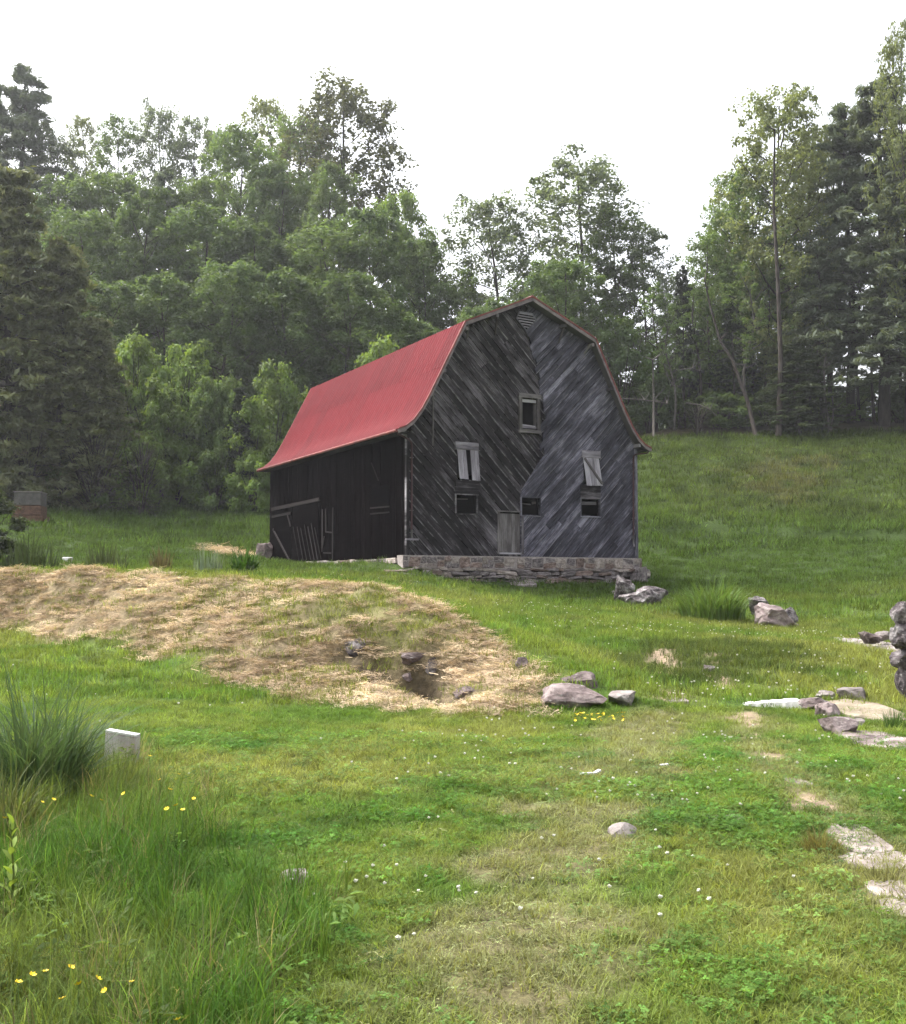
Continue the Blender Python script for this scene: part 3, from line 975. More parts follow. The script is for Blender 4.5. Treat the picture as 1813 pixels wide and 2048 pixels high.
SHW = 0.92
NSH = int(math.ceil((RY1 - RY0) / SHW))
shw = (RY1 - RY0) / NSH
RIB = shw / 4
def sheet_mesh(P_, side, lift):
    """one ribbed sheet over the profile run P_, width shw along y, four ribs"""
    ys = []
    for k in range(4):
        y = k * RIB
        ys += [(y, 0.0), (y + RIB * 0.70, 0.0), (y + RIB * 0.80, 0.024), (y + RIB * 0.92, 0.024)]
    ys.append((shw, 0.0))
    V_, F_ = [], []
    nrm = []
    for i in range(len(P_)):
        a_, b_ = P_[max(i - 1, 0)], P_[min(i + 1, len(P_) - 1)]
        dx, dz = b_[0] - a_[0], b_[1] - a_[1]
        l_ = math.hypot(dx, dz)
        nx_, nz_ = (-dz / l_, dx / l_)
        if nz_ < 0:
            nx_, nz_ = -nx_, -nz_
        nrm.append((nx_, nz_))
    for (x, z), (nx_, nz_) in zip(P_, nrm):
        for y, h in ys:
            V_.append((x + nx_ * (h + lift), y, z + nz_ * (h + lift)))
    m_ = len(ys)
    for i in range(len(P_) - 1):
        for j in range(m_ - 1):
            F_.append((i * m_ + j, (i + 1) * m_ + j, (i + 1) * m_ + j + 1, i * m_ + j + 1))
    return mesh_fast('metal_sheet', V_, F_)

for side in (-1, 1):
    rf = roof_deck(side).build('roof', M['wood_brown'], barn)
    P_ = prof(side)
    mx = lambda t_: (P_[1][0] + (P_[2][0] - P_[1][0]) * t_, P_[1][1] + (P_[2][1] - P_[1][1]) * t_)
    runs = [([P_[0], P_[1]], 0.006), ([P_[1], mx(0.62)], 0.010), ([mx(0.60), P_[2]] + P_[3:], 0.003)]
    for run, lift in runs:
        me = sheet_mesh(run, side, lift)
        me.materials.append(M['roof'])
        for k in range(NSH):
            o = link(bpy.data.objects.new('metal_sheet', me), rf)
            o.location = (0, RY0 + k * shw, 0)
            o.location.x += random.uniform(-0.004, 0.004)
            o.location.z += random.uniform(-0.004, 0.004)
    # rake boards with metal edge, front and back
    for y in (RY0, RY1):
        for (x0, z0), (x1, z1) in zip(P_[:-1], P_[1:]):
            if (x0, z0) in P_[2:5]:
                continue
            MB().bar((x0, y, z0 - 0.085), (x1, y, z1 - 0.085), 0.11, 0.035).build('rake_board', M['trim_grey'], rf)
        for i in (2, 3, 4):
            (x0, z0), (x1, z1) = P_[i], P_[i + 1]
            MB().bar((x0, y, z0 - 0.075), (x1, y, z1 - 0.075), 0.09, 0.033).build('rake_board', M['trim_grey'], rf)
        for (x0, z0), (x1, z1) in zip(P_[:-1], P_[1:]):
            MB().bar((x0, y - 0.012 if y < 0 else y + 0.012, z0 + 0.012), (x1, y - 0.012 if y < 0 else y + 0.012, z1 + 0.012), 0.055, 0.05).build('edge_trim', M['trim_red'], rf)
    # eave soffit and gutter
    xe = P_[-1][0]
    xi = 0.0 if side < 0 else 9.78
    MB().box((min(xe, xi) + 0.03, RY0 + 0.06, 4.10), (max(xe, xi) - 0.03, RY1 - 0.06, 4.125)).build('soffit', M['wood_brown'], rf)
    g_ = MB()
    g_.tube([(xe + side * 0.03, RY0 + 0.05, 4.17), (xe + side * 0.03, RY1 - 0.05, 4.15)], 0.055, 8)
    g_.build('gutter', M['trim_red'], rf, True)
    # soffit triangle and wall plug on the gable below the flare
    q = [(0.0, 4.05), (0.36, 4.78), (0.03, 4.42), (-0.30, 4.24), (-0.52, 4.13)]
    if side > 0:
        q = [(9.78 - x, z) for x, z in q][::-1]
    MB().prism(q, -0.035, 0.02).build('eave_return', M['wood_brown'], rf)
MB().tube([(4.88, RY0 - 0.01, 9.41), (4.88, RY1, 9.41)], 0.06, 8).build('ridge_cap', M['trim_red'], barn)
# purlin ends under the rake
for x, z, w in ((2.17, 7.98, 'trim_grey'), (7.6, 7.98, 'trim_grey'), (3.42, 8.58, 'wood_brown'), (6.34, 8.58, 'wood_brown'), (0.05, 4.32, 'wood_brown'), (9.73, 4.32, 'wood_brown'), (1.3, 6.4, 'wood_brown'), (8.46, 6.4, 'wood_brown')):
    MB().box((x - 0.05, RY0 + 0.03, z - 0.09), (x + 0.05, 0.0, z + 0.03)).build('purlin_end', M[w], barn)
for x in (3.42, 6.34, 2.25, 7.5):
    z = 8.55 if 3 < x < 7 else 7.95
    MB().bar((x, RY0 + 0.06, z), (x + (0.1 if x < 5 else -0.1), -0.05, z - 0.62 if 3 < x < 7 else z - 0.3), 0.05, 0.05).build('bracket', M['wood_mid'], barn)

# downspouts
def spout(pts, cut, foot):
    o = MB()
    o.tube(pts, 0.034, 8)
    s_ = o.build('downspout', M['spout'], barn, True)
    MB().tube(foot, 0.037, 8).build('foot_piece', M['spout_grey'], s_, True)
    for zz in (cut, 3.3, 0.75):
        x = pts[-1][0]
        MB().box((x - 0.06, pts[-1][1] - 0.02, zz), (x + 0.06, -0.035, zz + 0.03)).build('strap', M['spout_grey'], s_)
spout([(-0.5, -0.30, 4.16), (-0.42, -0.3, 4.05), (-0.3, -0.28, 4.01), (0.02, -0.15, 3.92), (0.14, -0.11, 3.84), (0.17, -0.1, 3.72), (0.17, -0.1, 0.85)], 1.5, [(0.17, -0.1, 0.86), (0.17, -0.1, 0.52), (0.2, -0.16, 0.46)])
spout([(10.28, -0.28, 4.16), (10.2, -0.28, 4.05), (10.08, -0.26, 4.02), (9.72, -0.14, 3.97), (9.62, -0.16, 3.9), (9.6, -0.16, 3.75), (9.56, -0.16, 0.85)], 1.5, [(9.56, -0.16, 0.86), (9.56, -0.16, 0.55), (9.54, -0.22, 0.42)])
MB().box((-0.05, -0.14, 0.5), (0.42, -0.06, 0.56)).build('bracket', M['wood_pale'], barn)

# ---- stone foundation
def stone_mesh(seed):
    r = random.Random(seed)
    bm = bmesh.new()
    bmesh.ops.create_cube(bm, size=1.0)
    bmesh.ops.bevel(bm, geom=list(bm.edges), offset=r.uniform(0.07, 0.16), segments=1, affect='EDGES', profile=0.6)
    sx, sz = r.uniform(-0.12, 0.12), r.uniform(-0.12, 0.12)
    for v in bm.verts:
        v.co += Vector((r.uniform(-.06, .06), r.uniform(-.07, .07), r.uniform(-.07, .07)))
        v.co.x += sx * v.co.z
        v.co.z += sz * v.co.x
    me = bpy.data.meshes.new('stone')
    bm.to_mesh(me)
    bm.free()
    me.materials.append(M['stone'])
    return me
fd = MB()
fd.box((-0.17, -0.13, -0.45), (9.95, 0.32, -0.004))
fd.box((-0.16, 0.32, -0.9), (0.2, BL, -0.11))
fd.box((9.6, 0.32, -1.2), (9.94, BL, -0.01))
fd.box((0.2, BL - 0.3, -0.9), (9.6, BL, -0.02))
found = fd.build('foundation', M['mortar'], barn)
MB().box((-0.14, -0.11, -1.3), (9.92, 0.32, -0.452)).build('footing', M['dirt'], found)
random.seed(31)
STMAT = [M['stone'], mat_rock('brown footing stone', (0.075, 0.052, 0.045), (0.165, 0.12, 0.105), (0.29, 0.23, 0.20), 3.0), mat_rock('buff footing stone', (0.16, 0.13, 0.115), (0.27, 0.23, 0.205), (0.40, 0.355, 0.325), 3.0)]
STONES = [(lambda me, m_: (me.materials.clear(), me.materials.append(m_), me)[2])(stone_mesh(900 + k), STMAT[(0, 0, 1, 2)[k % 4]]) for k in range(20)]
def stone(x, y, z, sx, sy, sz, mat=None):
    o = link(bpy.data.objects.new('stone', random.choice(STONES)), found)
    o.location = (x, y, z)
    o.scale = (sx, sy, sz)
    o.rotation_euler = (random.uniform(-.07, .07), random.uniform(-.12, .12), random.uniform(-.10, .10))
    return o
# laid face stones of uneven size with mortar showing
x = -0.17
while x < 9.9:
    wd = min(random.uniform(0.2, 0.55), 9.97 - x)
    top, bot = -0.015 - random.uniform(0, 0.03), -0.43
    if random.random() < 0.35 and wd > 0.3:
        cuts = [top, bot + random.uniform(0, 0.05)]
    else:
        m_ = (top + bot) / 2 + random.uniform(-0.1, 0.1)
        cuts = [top, m_, bot]
    for z1, z0 in zip(cuts[:-1], cuts[1:]):
        if wd > 0.36 and (z1 - z0) < 0.2 and random.random() < 0.4:
            f_ = random.uniform(0.35, 0.65)
            spl = [(x, wd * f_), (x + wd * f_, wd * (1 - f_))]
        else:
            spl = [(x, wd)]
        for xs_, ws_ in spl:
            stone(xs_ + ws_ / 2, -0.105, (z0 + z1) / 2, ws_ * random.uniform(0.86, 0.96), random.uniform(0.07, 0.16), (z1 - z0) * random.uniform(0.82, 0.95))
    x += wd
# dry stone footing, wider and rougher
z = -0.43
for hgt, yo, x0, x1 in ((0.10, -0.20, -0.35, 9.98), (0.19, -0.25, -0.45, 9.9), (0.11, -0.30, -0.5, 8.4), (0.17, -0.31, 0.2, 9.9), (0.2, -0.3, 0.0, 9.9)):
    x = x0
    while x < x1:
        wd = random.uniform(0.2, 1.05) if hgt < 0.15 else random.choice((random.uniform(0.16, 0.3), random.uniform(0.35, 0.9)))
        stone(x + wd / 2, yo + random.uniform(-0.10, 0.08), z - hgt / 2 + random.uniform(-0.02, 0.02), wd * 0.97, random.uniform(0.26, 0.44), hgt * random.uniform(0.6, 1.15))
        x += wd
    z -= hgt * 0.9
# low stones along the side wall
y = 0.3
while y < BL:
    wd = random.uniform(0.3, 0.9)
    o = stone(-0.17, y + wd / 2, -0.2 + random.uniform(-0.03, 0.02), random.uniform(0.16, 0.28), wd * 0.98, random.uniform(0.16, 0.24))
    y += wd
for x, y, zz, sx, sy, sz in ((-0.45, -0.2, -0.55, 0.7, 0.5, 0.08), (-0.35, -0.35, -0.65, 0.9, 0.6, 0.07), (-0.2, -0.5, -0.76, 0.8, 0.5, 0.08), (0.5, -0.62, -0.83, 0.6, 0.4, 0.08), (9.6, -0.5, -0.62, 0.42, 0.4, 0.55), (9.95, -0.35, -0.60, 0.3, 0.3, 0.36), (9.3, -0.55, -0.72, 0.26, 0.3, 0.26)):
    stone(x, y, zz, sx, sy, sz)
MB().box((-0.5, 11.1, -0.2), (-0.04, 13.4, -0.12)).build('side_step', M['wood_mid'], barn)
# ------------------------------------------------------------------ trees
def leaf_quads(C, N, size, r, flat=0.35, asp=0.62):
    """leaf faces centred at C with rough normals N: one folded diamond each (4 verts, 1 quad)"""
    n = len(C)
    N = N / np.maximum(np.linalg.norm(N, axis=1, keepdims=True), 1e-6)
    a = r.normal(size=(n, 3))
    a -= (a * N).sum(1, keepdims=True) * N
    a /= np.maximum(np.linalg.norm(a, axis=1, keepdims=True), 1e-6)
    b = np.cross(N, a)
    s = (size * r.uniform(0.6, 1.35, n))[:, None]
    V = np.stack([C - a * s * 0.5, C + b * s * asp * 0.5 + N * s * 0.10, C + a * s * 0.5, C - b * s * asp * 0.5 + N * s * 0.10], 1).reshape(-1, 3)
    F = np.arange(4 * n).reshape(n, 4)
    return V, F

def crown_mesh(name, clumps, per, size, r, flat=0.7, shell=0.5, mat='leaf', asp=0.62, upw=0.8):
    """clumps (k,4): centre and radius"""
    k = len(clumps)
    n = k * per
    D = r.normal(size=(n, 3))
    D /= np.linalg.norm(D, axis=1, keepdims=True)
    rad = (shell + (1 - shell) * r.uniform(0, 1, n)) * r.uniform(0.55, 1.12, n)
    cc = np.repeat(clumps, per, 0)
    off = D * (rad * cc[:, 3])[:, None]
    off[:, 2] *= flat
    C = cc[:, :3] + off
    N = D * 0.7 + r.normal(size=(n, 3)) * 0.55
    N[:, 2] += upw
    V, F = leaf_quads(C, N, size, r, asp=asp)
    me = mesh_fast(name, V, F)
    tint = np.repeat(r.uniform(0, 1, k), per) * 0.5 + r.uniform(0, 1, n) * 0.5
    add_float(me, 'tint', np.repeat(tint, 4))
    me.materials.append(M[mat])
    return me

def broadleaf(seed, h=20.0, cr=4.2, base=0.28, per=95, size=0.30, nl=30, ncl=200, cs=1.0, mat='bark', bend=0.4):
    r = np.random.default_rng(seed)
    mb = MB()
    tw = [(math.sin(i * 0.9 + seed) * bend * i / 8, math.cos(i * 0.7 + seed) * bend * i / 8, h * 0.93 * i / 8) for i in range(9)]
    mb.tube(tw, [h * 0.0105 * (1 - 0.86 * i / 8) + 0.015 for i in range(9)], 7)
    clumps = []
    def trunk_at(z):
        i = min(int(z / (h * 0.93) * 8), 7)
        f_ = z / (h * 0.93) * 8 - i
        return np.array(tw[i]) * (1 - f_) + np.array(tw[i + 1]) * f_
    def env(f_):
        return cr * max(0.12, 1 - abs((f_ - 0.50) / 0.56) ** 2.8) ** 0.6
    for i in range(nl):
        f_ = (i + r.uniform(0, 0.8)) / nl
        z = h * (base + (0.86 - base) * f_ ** 1.1)
        p0 = trunk_at(min(z, h * 0.92) * (0.92 if f_ > 0.3 else 1.0))
        az = i * 2.399 + r.uniform(-0.5, 0.5)
        L_ = env(f_) * r.uniform(0.7, 1.0)
        q = np.array([p0[0] + math.cos(az) * L_, p0[1] + math.sin(az) * L_, min(z + L_ * r.uniform(0.1, 0.5), h * 0.97)])
        m1 = p0 * 0.5 + q * 0.5 + np.array([0, 0, -0.2])
        mb.tube([p0, m1, q], [0.085 * (1.2 - f_), 0.05, 0.012], 4, False)
    while len(clumps) < ncl:
        f_ = r.uniform(0, 1) ** 0.85
        az = r.uniform(0, 6.283)
        lump = 0.82 + 0.3 * math.sin(az * 3 + seed + f_ * 7) * math.sin(f_ * 11 + seed)
        L_ = env(f_) * math.sqrt(r.uniform(0.12, 1.0)) * lump
        t0 = trunk_at(min(h * (base + (1 - base) * f_), h * 0.92))
        clumps.append([t0[0] + math.cos(az) * L_, t0[1] + math.sin(az) * L_, h * (base + (0.97 - base) * f_), r.uniform(0.5, 1.15) * cs * cr / 4.4])
    clumps = np.array(clumps)
    me = crown_mesh('crown', clumps, per, size, r)
    tm = mb.mesh('trunk')
    tm.materials.append(M[mat])
    return tm, me, h, cr

def pine(seed, h=20.0, cr=4.0, base=0.22, whorls=16, per=46, size=0.42, droop=0.10, gap=0.25, asp=0.2, mat='bark'):
    r = np.random.default_rng(seed)
    mb = MB()
    tw = [(math.sin(i + seed) * 0.12, math.cos(i * 1.3 + seed) * 0.12, h * 0.97 * i / 8) for i in range(9)]
    mb.tube(tw, [h * 0.0125 * (1 - 0.9 * i / 8) + 0.02 for i in range(9)], 7)
    clumps = []
    nb = whorls * 6
    for i in range(nb):
        if r.uniform() < gap:
            continue
        f_ = (i + r.uniform(-2, 2)) / nb
        f_ = min(max(f_, 0), 1)
        z = h * (base + (0.97 - base) * f_)
        az = i * 2.399 + r.uniform(-0.4, 0.4)
        L_ = cr * (1.0 - 0.80 * f_ ** 1.4) * r.uniform(0.45, 1.12)
        p0 = np.array([0, 0, z])
        q = np.array([math.cos(az) * L_, math.sin(az) * L_, z + L_ * (0.25 * f_ - droop) + r.uniform(-0.4, 0.4)])
        mb.tube([p0, (p0 + q) / 2 + np.array([0, 0, 0.15]), q], [0.05, 0.03, 0.01], 4, False)
        sd_ = np.array([-math.sin(az), math.cos(az), 0])
        for t_ in np.arange(0.3, 1.05, 0.14):
            pc = p0 + (q - p0) * t_ + sd_ * r.normal(0, 0.28 * L_ * (1.15 - t_)) + np.array([0, 0, r.normal(0, 0.14) + 0.15 * math.sin(math.pi * t_)])
            clumps.append([*pc, r.uniform(0.32, 0.62) * cr / 4.0])
    for k in range(5):
        clumps.append([r.normal(0, 0.2), r.normal(0, 0.2), h * (0.94 + 0.012 * k), 0.3])
    me = crown_mesh('crown', np.array(clumps), per, size, r, flat=0.45, shell=0.2, mat='needle', asp=asp, upw=0.2)
    tm = mb.mesh('trunk')
    tm.materials.append(M[mat])
    return tm, me, h, cr

def shrub(seed, h=6.0, cr=3.0, per=150, size=0.26, nc=46, asp=0.6, mat='leaf'):
    r = np.random.default_rng(seed)
    mb = MB()
    clumps = []
    for i in range(9):
        az = r.uniform(0, 6.28)
        L_ = r.uniform(0.3, 0.8) * cr
        zt = h * r.uniform(0.55, 0.95)
        p0 = (r.uniform(-.3, .3), r.uniform(-.3, .3), -0.1)
        mb.tube([p0, (math.cos(az) * L_ * 0.4, math.sin(az) * L_ * 0.4, zt * 0.5), (math.cos(az) * L_, math.sin(az) * L_, zt)], [0.07, 0.045, 0.012], 5, False)
    for i in range(nc):
        az = r.uniform(0, 6.28)
        u = r.uniform(0.05, 1.0)
        env = cr * math.sqrt(max(0.05, 1 - (u * 1.0) ** 2.2)) * r.uniform(0.35, 1.0)
        clumps.append([math.cos(az) * env, math.sin(az) * env, h * (0.06 + 0.88 * u) * r.uniform(0.9, 1.04), r.uniform(0.45, 0.95) * cr / 3.0])
    me = crown_mesh('crown', np.array(clumps), per, size, r, mat=mat, asp=asp)
    tm = mb.mesh('trunk')
    tm.materials.append(M['bark'])
    return tm, me, h, cr

def brush(seed, h=5.0, cr=3.0, n=420):
    """dead grey-brown twiggy brush: stems and fine twigs only"""
    r = np.random.default_rng(seed)
    mb = MB()
    V, F = [], []
    for i in range(n):
        az, u = r.uniform(0, 6.28), r.uniform(0.0, 1.0)
        L_ = cr * r.uniform(0.3, 1.0) * math.sqrt(1 - 0.7 * u * u)
        p = np.array([math.cos(az) * L_ * 0.35, math.sin(az) * L_ * 0.35, h * u * 0.8])
        q = np.array([math.cos(az) * L_, math.sin(az) * L_, h * u + r.uniform(-0.7, 0.4)])
        w = np.array([-math.sin(az), math.cos(az), 0.3]) * r.uniform(0.012, 0.03)
        m_ = (p + q) / 2 + np.array([0, 0, r.uniform(0.0, 0.4)])
        k = len(V)
        V += [p - w, p + w, m_ + w * .8, m_ - w * .8, q + w * .3, q - w * .3]
        F += [(k, k + 1, k + 2, k + 3), (k + 3, k + 2, k + 4, k + 5)]
    me = mesh_fast('twigs', np.array(V), np.array(F))
    me.materials.append(M['bark'])
    for i in range(7):
        az = r.uniform(0, 6.28)
        L_ = r.uniform(0.2, 0.6) * cr
        mb.tube([(0, 0, -0.1), (math.cos(az) * L_ * 0.5, math.sin(az) * L_ * 0.5, h * 0.5), (math.cos(az) * L_, math.sin(az) * L_, h * 0.9)], [0.08, 0.05, 0.012], 5, False)
    tm = mb.mesh('trunk')
    tm.materials.append(M['bark'])
    return tm, me, h, cr

PROTO = {
    'oak1': broadleaf(1, 20, 4.6, 0.16, 95, 0.30, 26, 210),
    'oak2': broadleaf(2, 20, 4.8, 0.12, 95, 0.30, 26, 210, bend=0.7),
    'oak3': broadleaf(3, 20, 4.4, 0.20, 95, 0.28, 24, 200),
    'dome1': broadleaf(4, 20, 5.0, 0.08, 100, 0.32, 26, 220),
    'airy1': broadleaf(5, 22, 4.6, 0.18, 40, 0.28, 30, 330, 0.85),
    'airy2': broadleaf(6, 22, 4.2, 0.24, 36, 0.27, 28, 290, 0.85, bend=0.9),
    'airy3': broadleaf(7, 22, 5.0, 0.14, 42, 0.28, 32, 380, 0.85),
    'thin1': broadleaf(8, 18, 2.4, 0.42, 36, 0.24, 18, 70, 1.1, bend=0.8),
    'thin2': broadleaf(9, 18, 2.8, 0.36, 36, 0.24, 20, 80, 1.1, 'bark_pale', bend=1.2),
    'pine1': pine(10, 22, 4.6, 0.18, 15, 30, 0.55, 0.10, 0.1),
    'pine2': pine(11, 22, 4.4, 0.24, 14, 30, 0.55, 0.04, 0.18),
    'hem1': pine(12, 16, 3.6, 0.02, 28, 22, 0.42, 0.20, 0.04, 0.3),
    'hem2': pine(13, 16, 3.6, 0.02, 28, 22, 0.42, 0.24, 0.06, 0.3),
    'shrub1': shrub(14, 6, 3.0, 130, 0.26, 64),
    'shrub2': shrub(15, 6, 2.8, 130, 0.24, 64),
    'shrub3': shrub(16, 4, 3.0, 150, 0.26, 50),
    'brush1': brush(17),
    'brush2': brush(18, 5, 3.2, 460),
}
TREES = []
trng = random.Random(77)
def tree(name, proto, px, top, Y, wpx, col, label, cat='tree', group=None, base=None, lean=0.0):
    """px: sight line of the stem, top: picture height of its tip, Y: distance, wpx: crown width in the photo"""
    tm, cm, h, cr = PROTO[proto]
    P = unp(px, top, Y)
    z0 = terrain([P[0]], [Y])[0] if base is None else base
    if proto[:3] in ('oak', 'dom'):
        P[2] += trng.uniform(-2.2, 1.6)
    H = max(P[2] - z0, 1.0)
    o = empty(name, (P[0], Y, z0 - 0.1), trng.uniform(0, 6.28))
    k = wpx * (1.22 if proto[:3] in ('oak', 'dom', 'air', 'shr') else 1.05) / FPX * Y / (2 * cr * 1.12)
    o.scale = (k, k, H / h)
    if lean:
        o.rotation_euler = (0, lean, 0)
    a = link(bpy.data.objects.new('trunk', tm), o)
    b = link(bpy.data.objects.new('twigs' if proto.startswith('brush') else 'crown', cm), o)
    v = trng.uniform(0.85, 1.15)
    b.color = (col[0] * v, col[1] * v, col[2] * v, 1)
    tag(o, label, cat, group)
    TREES.append((px, o))
    return o

DK = (0.078, 0.122, 0.046)
MD = (0.098, 0.148, 0.054)
BR = (0.125, 0.190, 0.050)
BL_ = (0.100, 0.130, 0.090)
YL = (0.130, 0.158, 0.072)
HB = (0.118, 0.134, 0.070)
PN = (0.098, 0.122, 0.084)
ORD = ['first', 'second', 'third', 'fourth', 'fifth', 'sixth', 'seventh', 'eighth', 'ninth', 'tenth', 'eleventh', 'twelfth', 'thirteenth', 'fourteenth', 'fifteenth', 'sixteenth', 'seventeenth', 'eighteenth', 'nineteenth', 'twentieth']
def row(rows, name, fmt, cat, group):
    """a row of alike trees, each told apart by its place in the row from the left"""
    for i, a in enumerate(sorted(rows, key=lambda r_: r_[1])):
        tree(name, *a, fmt.format(ORD[i]), cat, group)

# skyline on the left hill
tree('open_hemlock', 'pine1', 50, 128, 108, 320, BL_, 'tall dark open evergreen on the skyline at the left edge', 'tree')
tree('open_hemlock', 'pine1', -10, 190, 106, 280, BL_, 'dark evergreen cut by the left edge below the skyline tip', 'tree')
row([('airy2', 170, 215, 120, 90, YL), ('airy1', 240, 222, 118, 120, MD), ('airy3', 325, 200, 120, 140, BL_), ('airy1', 395, 224, 118, 120, BL_), ('airy2', 450, 232, 116, 110, MD), ('airy2', 540, 180, 116, 150, YL), ('airy1', 120, 260, 112, 150, BL_)],
    'broadleaf_tree', '{} from the left of the pale airy skyline trees on the left hill', 'tree', 'pale skyline trees')
tree('broadleaf_tree', 'airy3', 692, 148, 108, 290, (0.075, 0.085, 0.045), 'large rounded airy tree standing highest on the left skyline')
tree('broadleaf_tree', 'airy3', 600, 220, 108, 200, MD, 'airy tree on the skyline just left of the large rounded one')
# middle slope
row([('oak1', 120, 330, 96, 170, DK), ('oak2', 230, 290, 98, 210, MD), ('pine1', 330, 330, 96, 190, BL_), ('oak3', 395, 310, 97, 150, MD), ('oak1', 480, 265, 100, 190, MD), ('oak2', 575, 290, 98, 190, DK), ('oak3', 660, 340, 94, 160, MD), ('oak2', 790, 365, 92, 150, BR), ('oak3', 835, 430, 88, 130, MD)],
    'broadleaf_tree', '{} from the left in the upper row of dense trees on the left hill', 'tree', 'upper row of hillside trees')
row([('oak2', 150, 430, 86, 200, DK), ('dome1', 290, 400, 86, 190, DK), ('oak1', 410, 400, 86, 220, DK), ('dome1', 520, 420, 85, 200, DK), ('oak2', 640, 430, 84, 230, MD), ('dome1', 740, 450, 84, 180, DK), ('oak3', 850, 500, 84, 150, DK)],
    'broadleaf_tree', '{} from the left in the middle row of dark trees on the left hill', 'tree', 'middle row of hillside trees')
row([('dome1', 330, 520, 77, 200, DK), ('oak2', 450, 545, 76, 200, DK), ('dome1', 570, 540, 77, 210, DK), ('oak2', 690, 560, 77, 210, DK), ('dome1', 800, 570, 77, 190, DK), ('oak1', 880, 600, 78, 150, DK), ('dome1', 220, 540, 76, 190, DK)],
    'broadleaf_tree', '{} from the left in the lower row of dark trees above the thicket', 'tree', 'lower row of hillside trees')
# bright young trees at the wood's edge
row([('shrub2', 205, 690, 65, 150, (0.12, 0.15, 0.05)), ('shrub1', 275, 640, 67, 150, BR), ('shrub2', 375, 675, 67, 150, BR), ('shrub1', 455, 730, 66, 110, MD), ('shrub2', 548, 715, 67, 130, BR), ('shrub1', 620, 760, 67, 120, BR), ('shrub1', 325, 730, 65, 140, BR), ('shrub2', 500, 790, 65, 120, BR), ('shrub2', 425, 745, 66, 130, MD)],
    'young_tree', '{} from the left of the bright green young trees at the wood edge', 'young tree', 'bright young trees at the wood edge')
tree('young_tree', 'shrub1', 760, 645, 70, 170, BR, 'bright green bush-like tree showing just above the red roof')
tree('young_tree', 'shrub2', 930, 618, 70, 90, MD, 'small green tree top peeping over the roof near the gable')
tree('young_spruce', 'hem1', 480, 770, 65, 110, (0.03, 0.042, 0.024), 'dark narrow evergreen between the bright young trees')
row([('shrub3', 120, 900, 61.5, 150, MD), ('shrub3', 200, 890, 62, 150, MD), ('shrub3', 275, 860, 63, 150, BR), ('shrub3', 355, 862, 65, 150, BR), ('shrub3', 430, 890, 64, 110, MD), ('shrub3', 510, 893, 64, 110, BR), ('shrub2', 320, 790, 67, 140, DK), ('shrub2', 420, 800, 68, 140, DK), ('shrub2', 250, 770, 68, 150, DK), ('shrub2', 560, 830, 68, 140, DK), ('shrub1', 150, 780, 67, 150, DK)],
    'shrub', '{} from the left of the leafy shrubs along the left meadow edge', 'shrub', 'shrubs along the left meadow edge')
# brownish hemlocks at the left edge
tree('hemlock', 'hem1', 25, 335, 60, 380, HB, 'tall brown-green hemlock filling the left edge', 'tree')
tree('hemlock', 'hem2', 130, 480, 61, 300, HB, 'brownish hemlock right of the tall one at the left edge', 'tree')
tree('hemlock', 'hem1', 200, 630, 62, 230, HB, 'shorter brownish hemlock with drooping boughs beside the bright young trees', 'tree')
tree('hemlock', 'hem2', -60, 400, 59, 300, HB, 'brown-green hemlock partly cut off by the left edge', 'tree')
tree('dead_brush', 'brush1', 60, 850, 60, 240, HB, 'grey-brown dead brush under the hemlocks at the left edge', 'brush')
tree('dead_brush', 'brush2', 190, 860, 60.5, 240, HB, 'grey-brown dead brush behind the left meadow', 'brush')
tree('dead_brush', 'brush1', 285, 880, 61, 160, HB, 'twiggy dead brush left of the bright shrubs', 'brush')
tree('shrub', 'shrub1', -30, 960, 44, 150, (0.036, 0.05, 0.018), 'dark green shrub cut off by the left edge beside the crates', 'shrub')
tree('shrub', 'shrub3', 5, 1068, 33, 130, (0.03, 0.045, 0.018), 'low dark shrub at the left edge above the hay bank', 'shrub')
# behind the barn
row([('oak3', 925, 490, 88, 130, MD), ('airy3', 990, 380, 94, 230, BL_), ('oak1', 1080, 470, 86, 170, DK), ('airy3', 1160, 308, 92, 280, BL_), ('airy1', 1230, 410, 90, 160, MD), ('airy1', 1290, 440, 88, 140, BL_), ('airy2', 1335, 540, 86, 80, BL_)],
    'broadleaf_tree', '{} from the left of the trees rising behind the barn ridge', 'tree', 'trees behind the barn')
row([('shrub2', 1240, 620, 80, 150, DK), ('oak1', 1010, 540, 80, 160, DK), ('oak2', 1130, 540, 80, 170, DK), ('dome1', 950, 580, 78, 120, DK)],
    'broadleaf_tree', '{} from the left of the low dark trees close behind the barn', 'tree', 'low trees behind the barn')
# right wood
row([('airy1', 1415, 455, 82, 130, MD), ('airy3', 1450, 400, 84, 150, MD), ('airy3', 1550, 158, 80, 230, YL), ('airy1', 1500, 320, 82, 170, MD), ('airy2', 1620, 230, 83, 150, YL), ('airy1', 1600, 380, 86, 160, MD), ('airy2', 1800, 10, 74, 130, YL)],
    'broadleaf_tree', '{} from the left of the tall airy trees in the right wood', 'tree', 'tall airy trees in the right wood')
tree('pine', 'pine1', 1755, 150, 78, 430, PN, 'large dark pine standing highest at the right edge', 'pine')
tree('pine', 'pine2', 1690, 205, 80, 320, BL_, 'tall bluish pine left of the large dark one', 'pine')
tree('pine', 'pine1', 1810, 330, 75, 380, PN, 'broad pine with layered boughs cut by the right edge', 'pine')
tree('pine', 'pine2', 1635, 480, 77, 210, PN, 'mid-height pine with drooping boughs in the right wood', 'pine')
tree('pine', 'hem1', 1590, 680, 75.5, 220, (0.04, 0.055, 0.026), 'low pine with spreading green boughs at the meadow edge', 'pine')
tree('pine', 'pine2', 1365, 530, 80, 90, (0.026, 0.034, 0.022), 'dark thin evergreen right of the barn roof', 'pine')
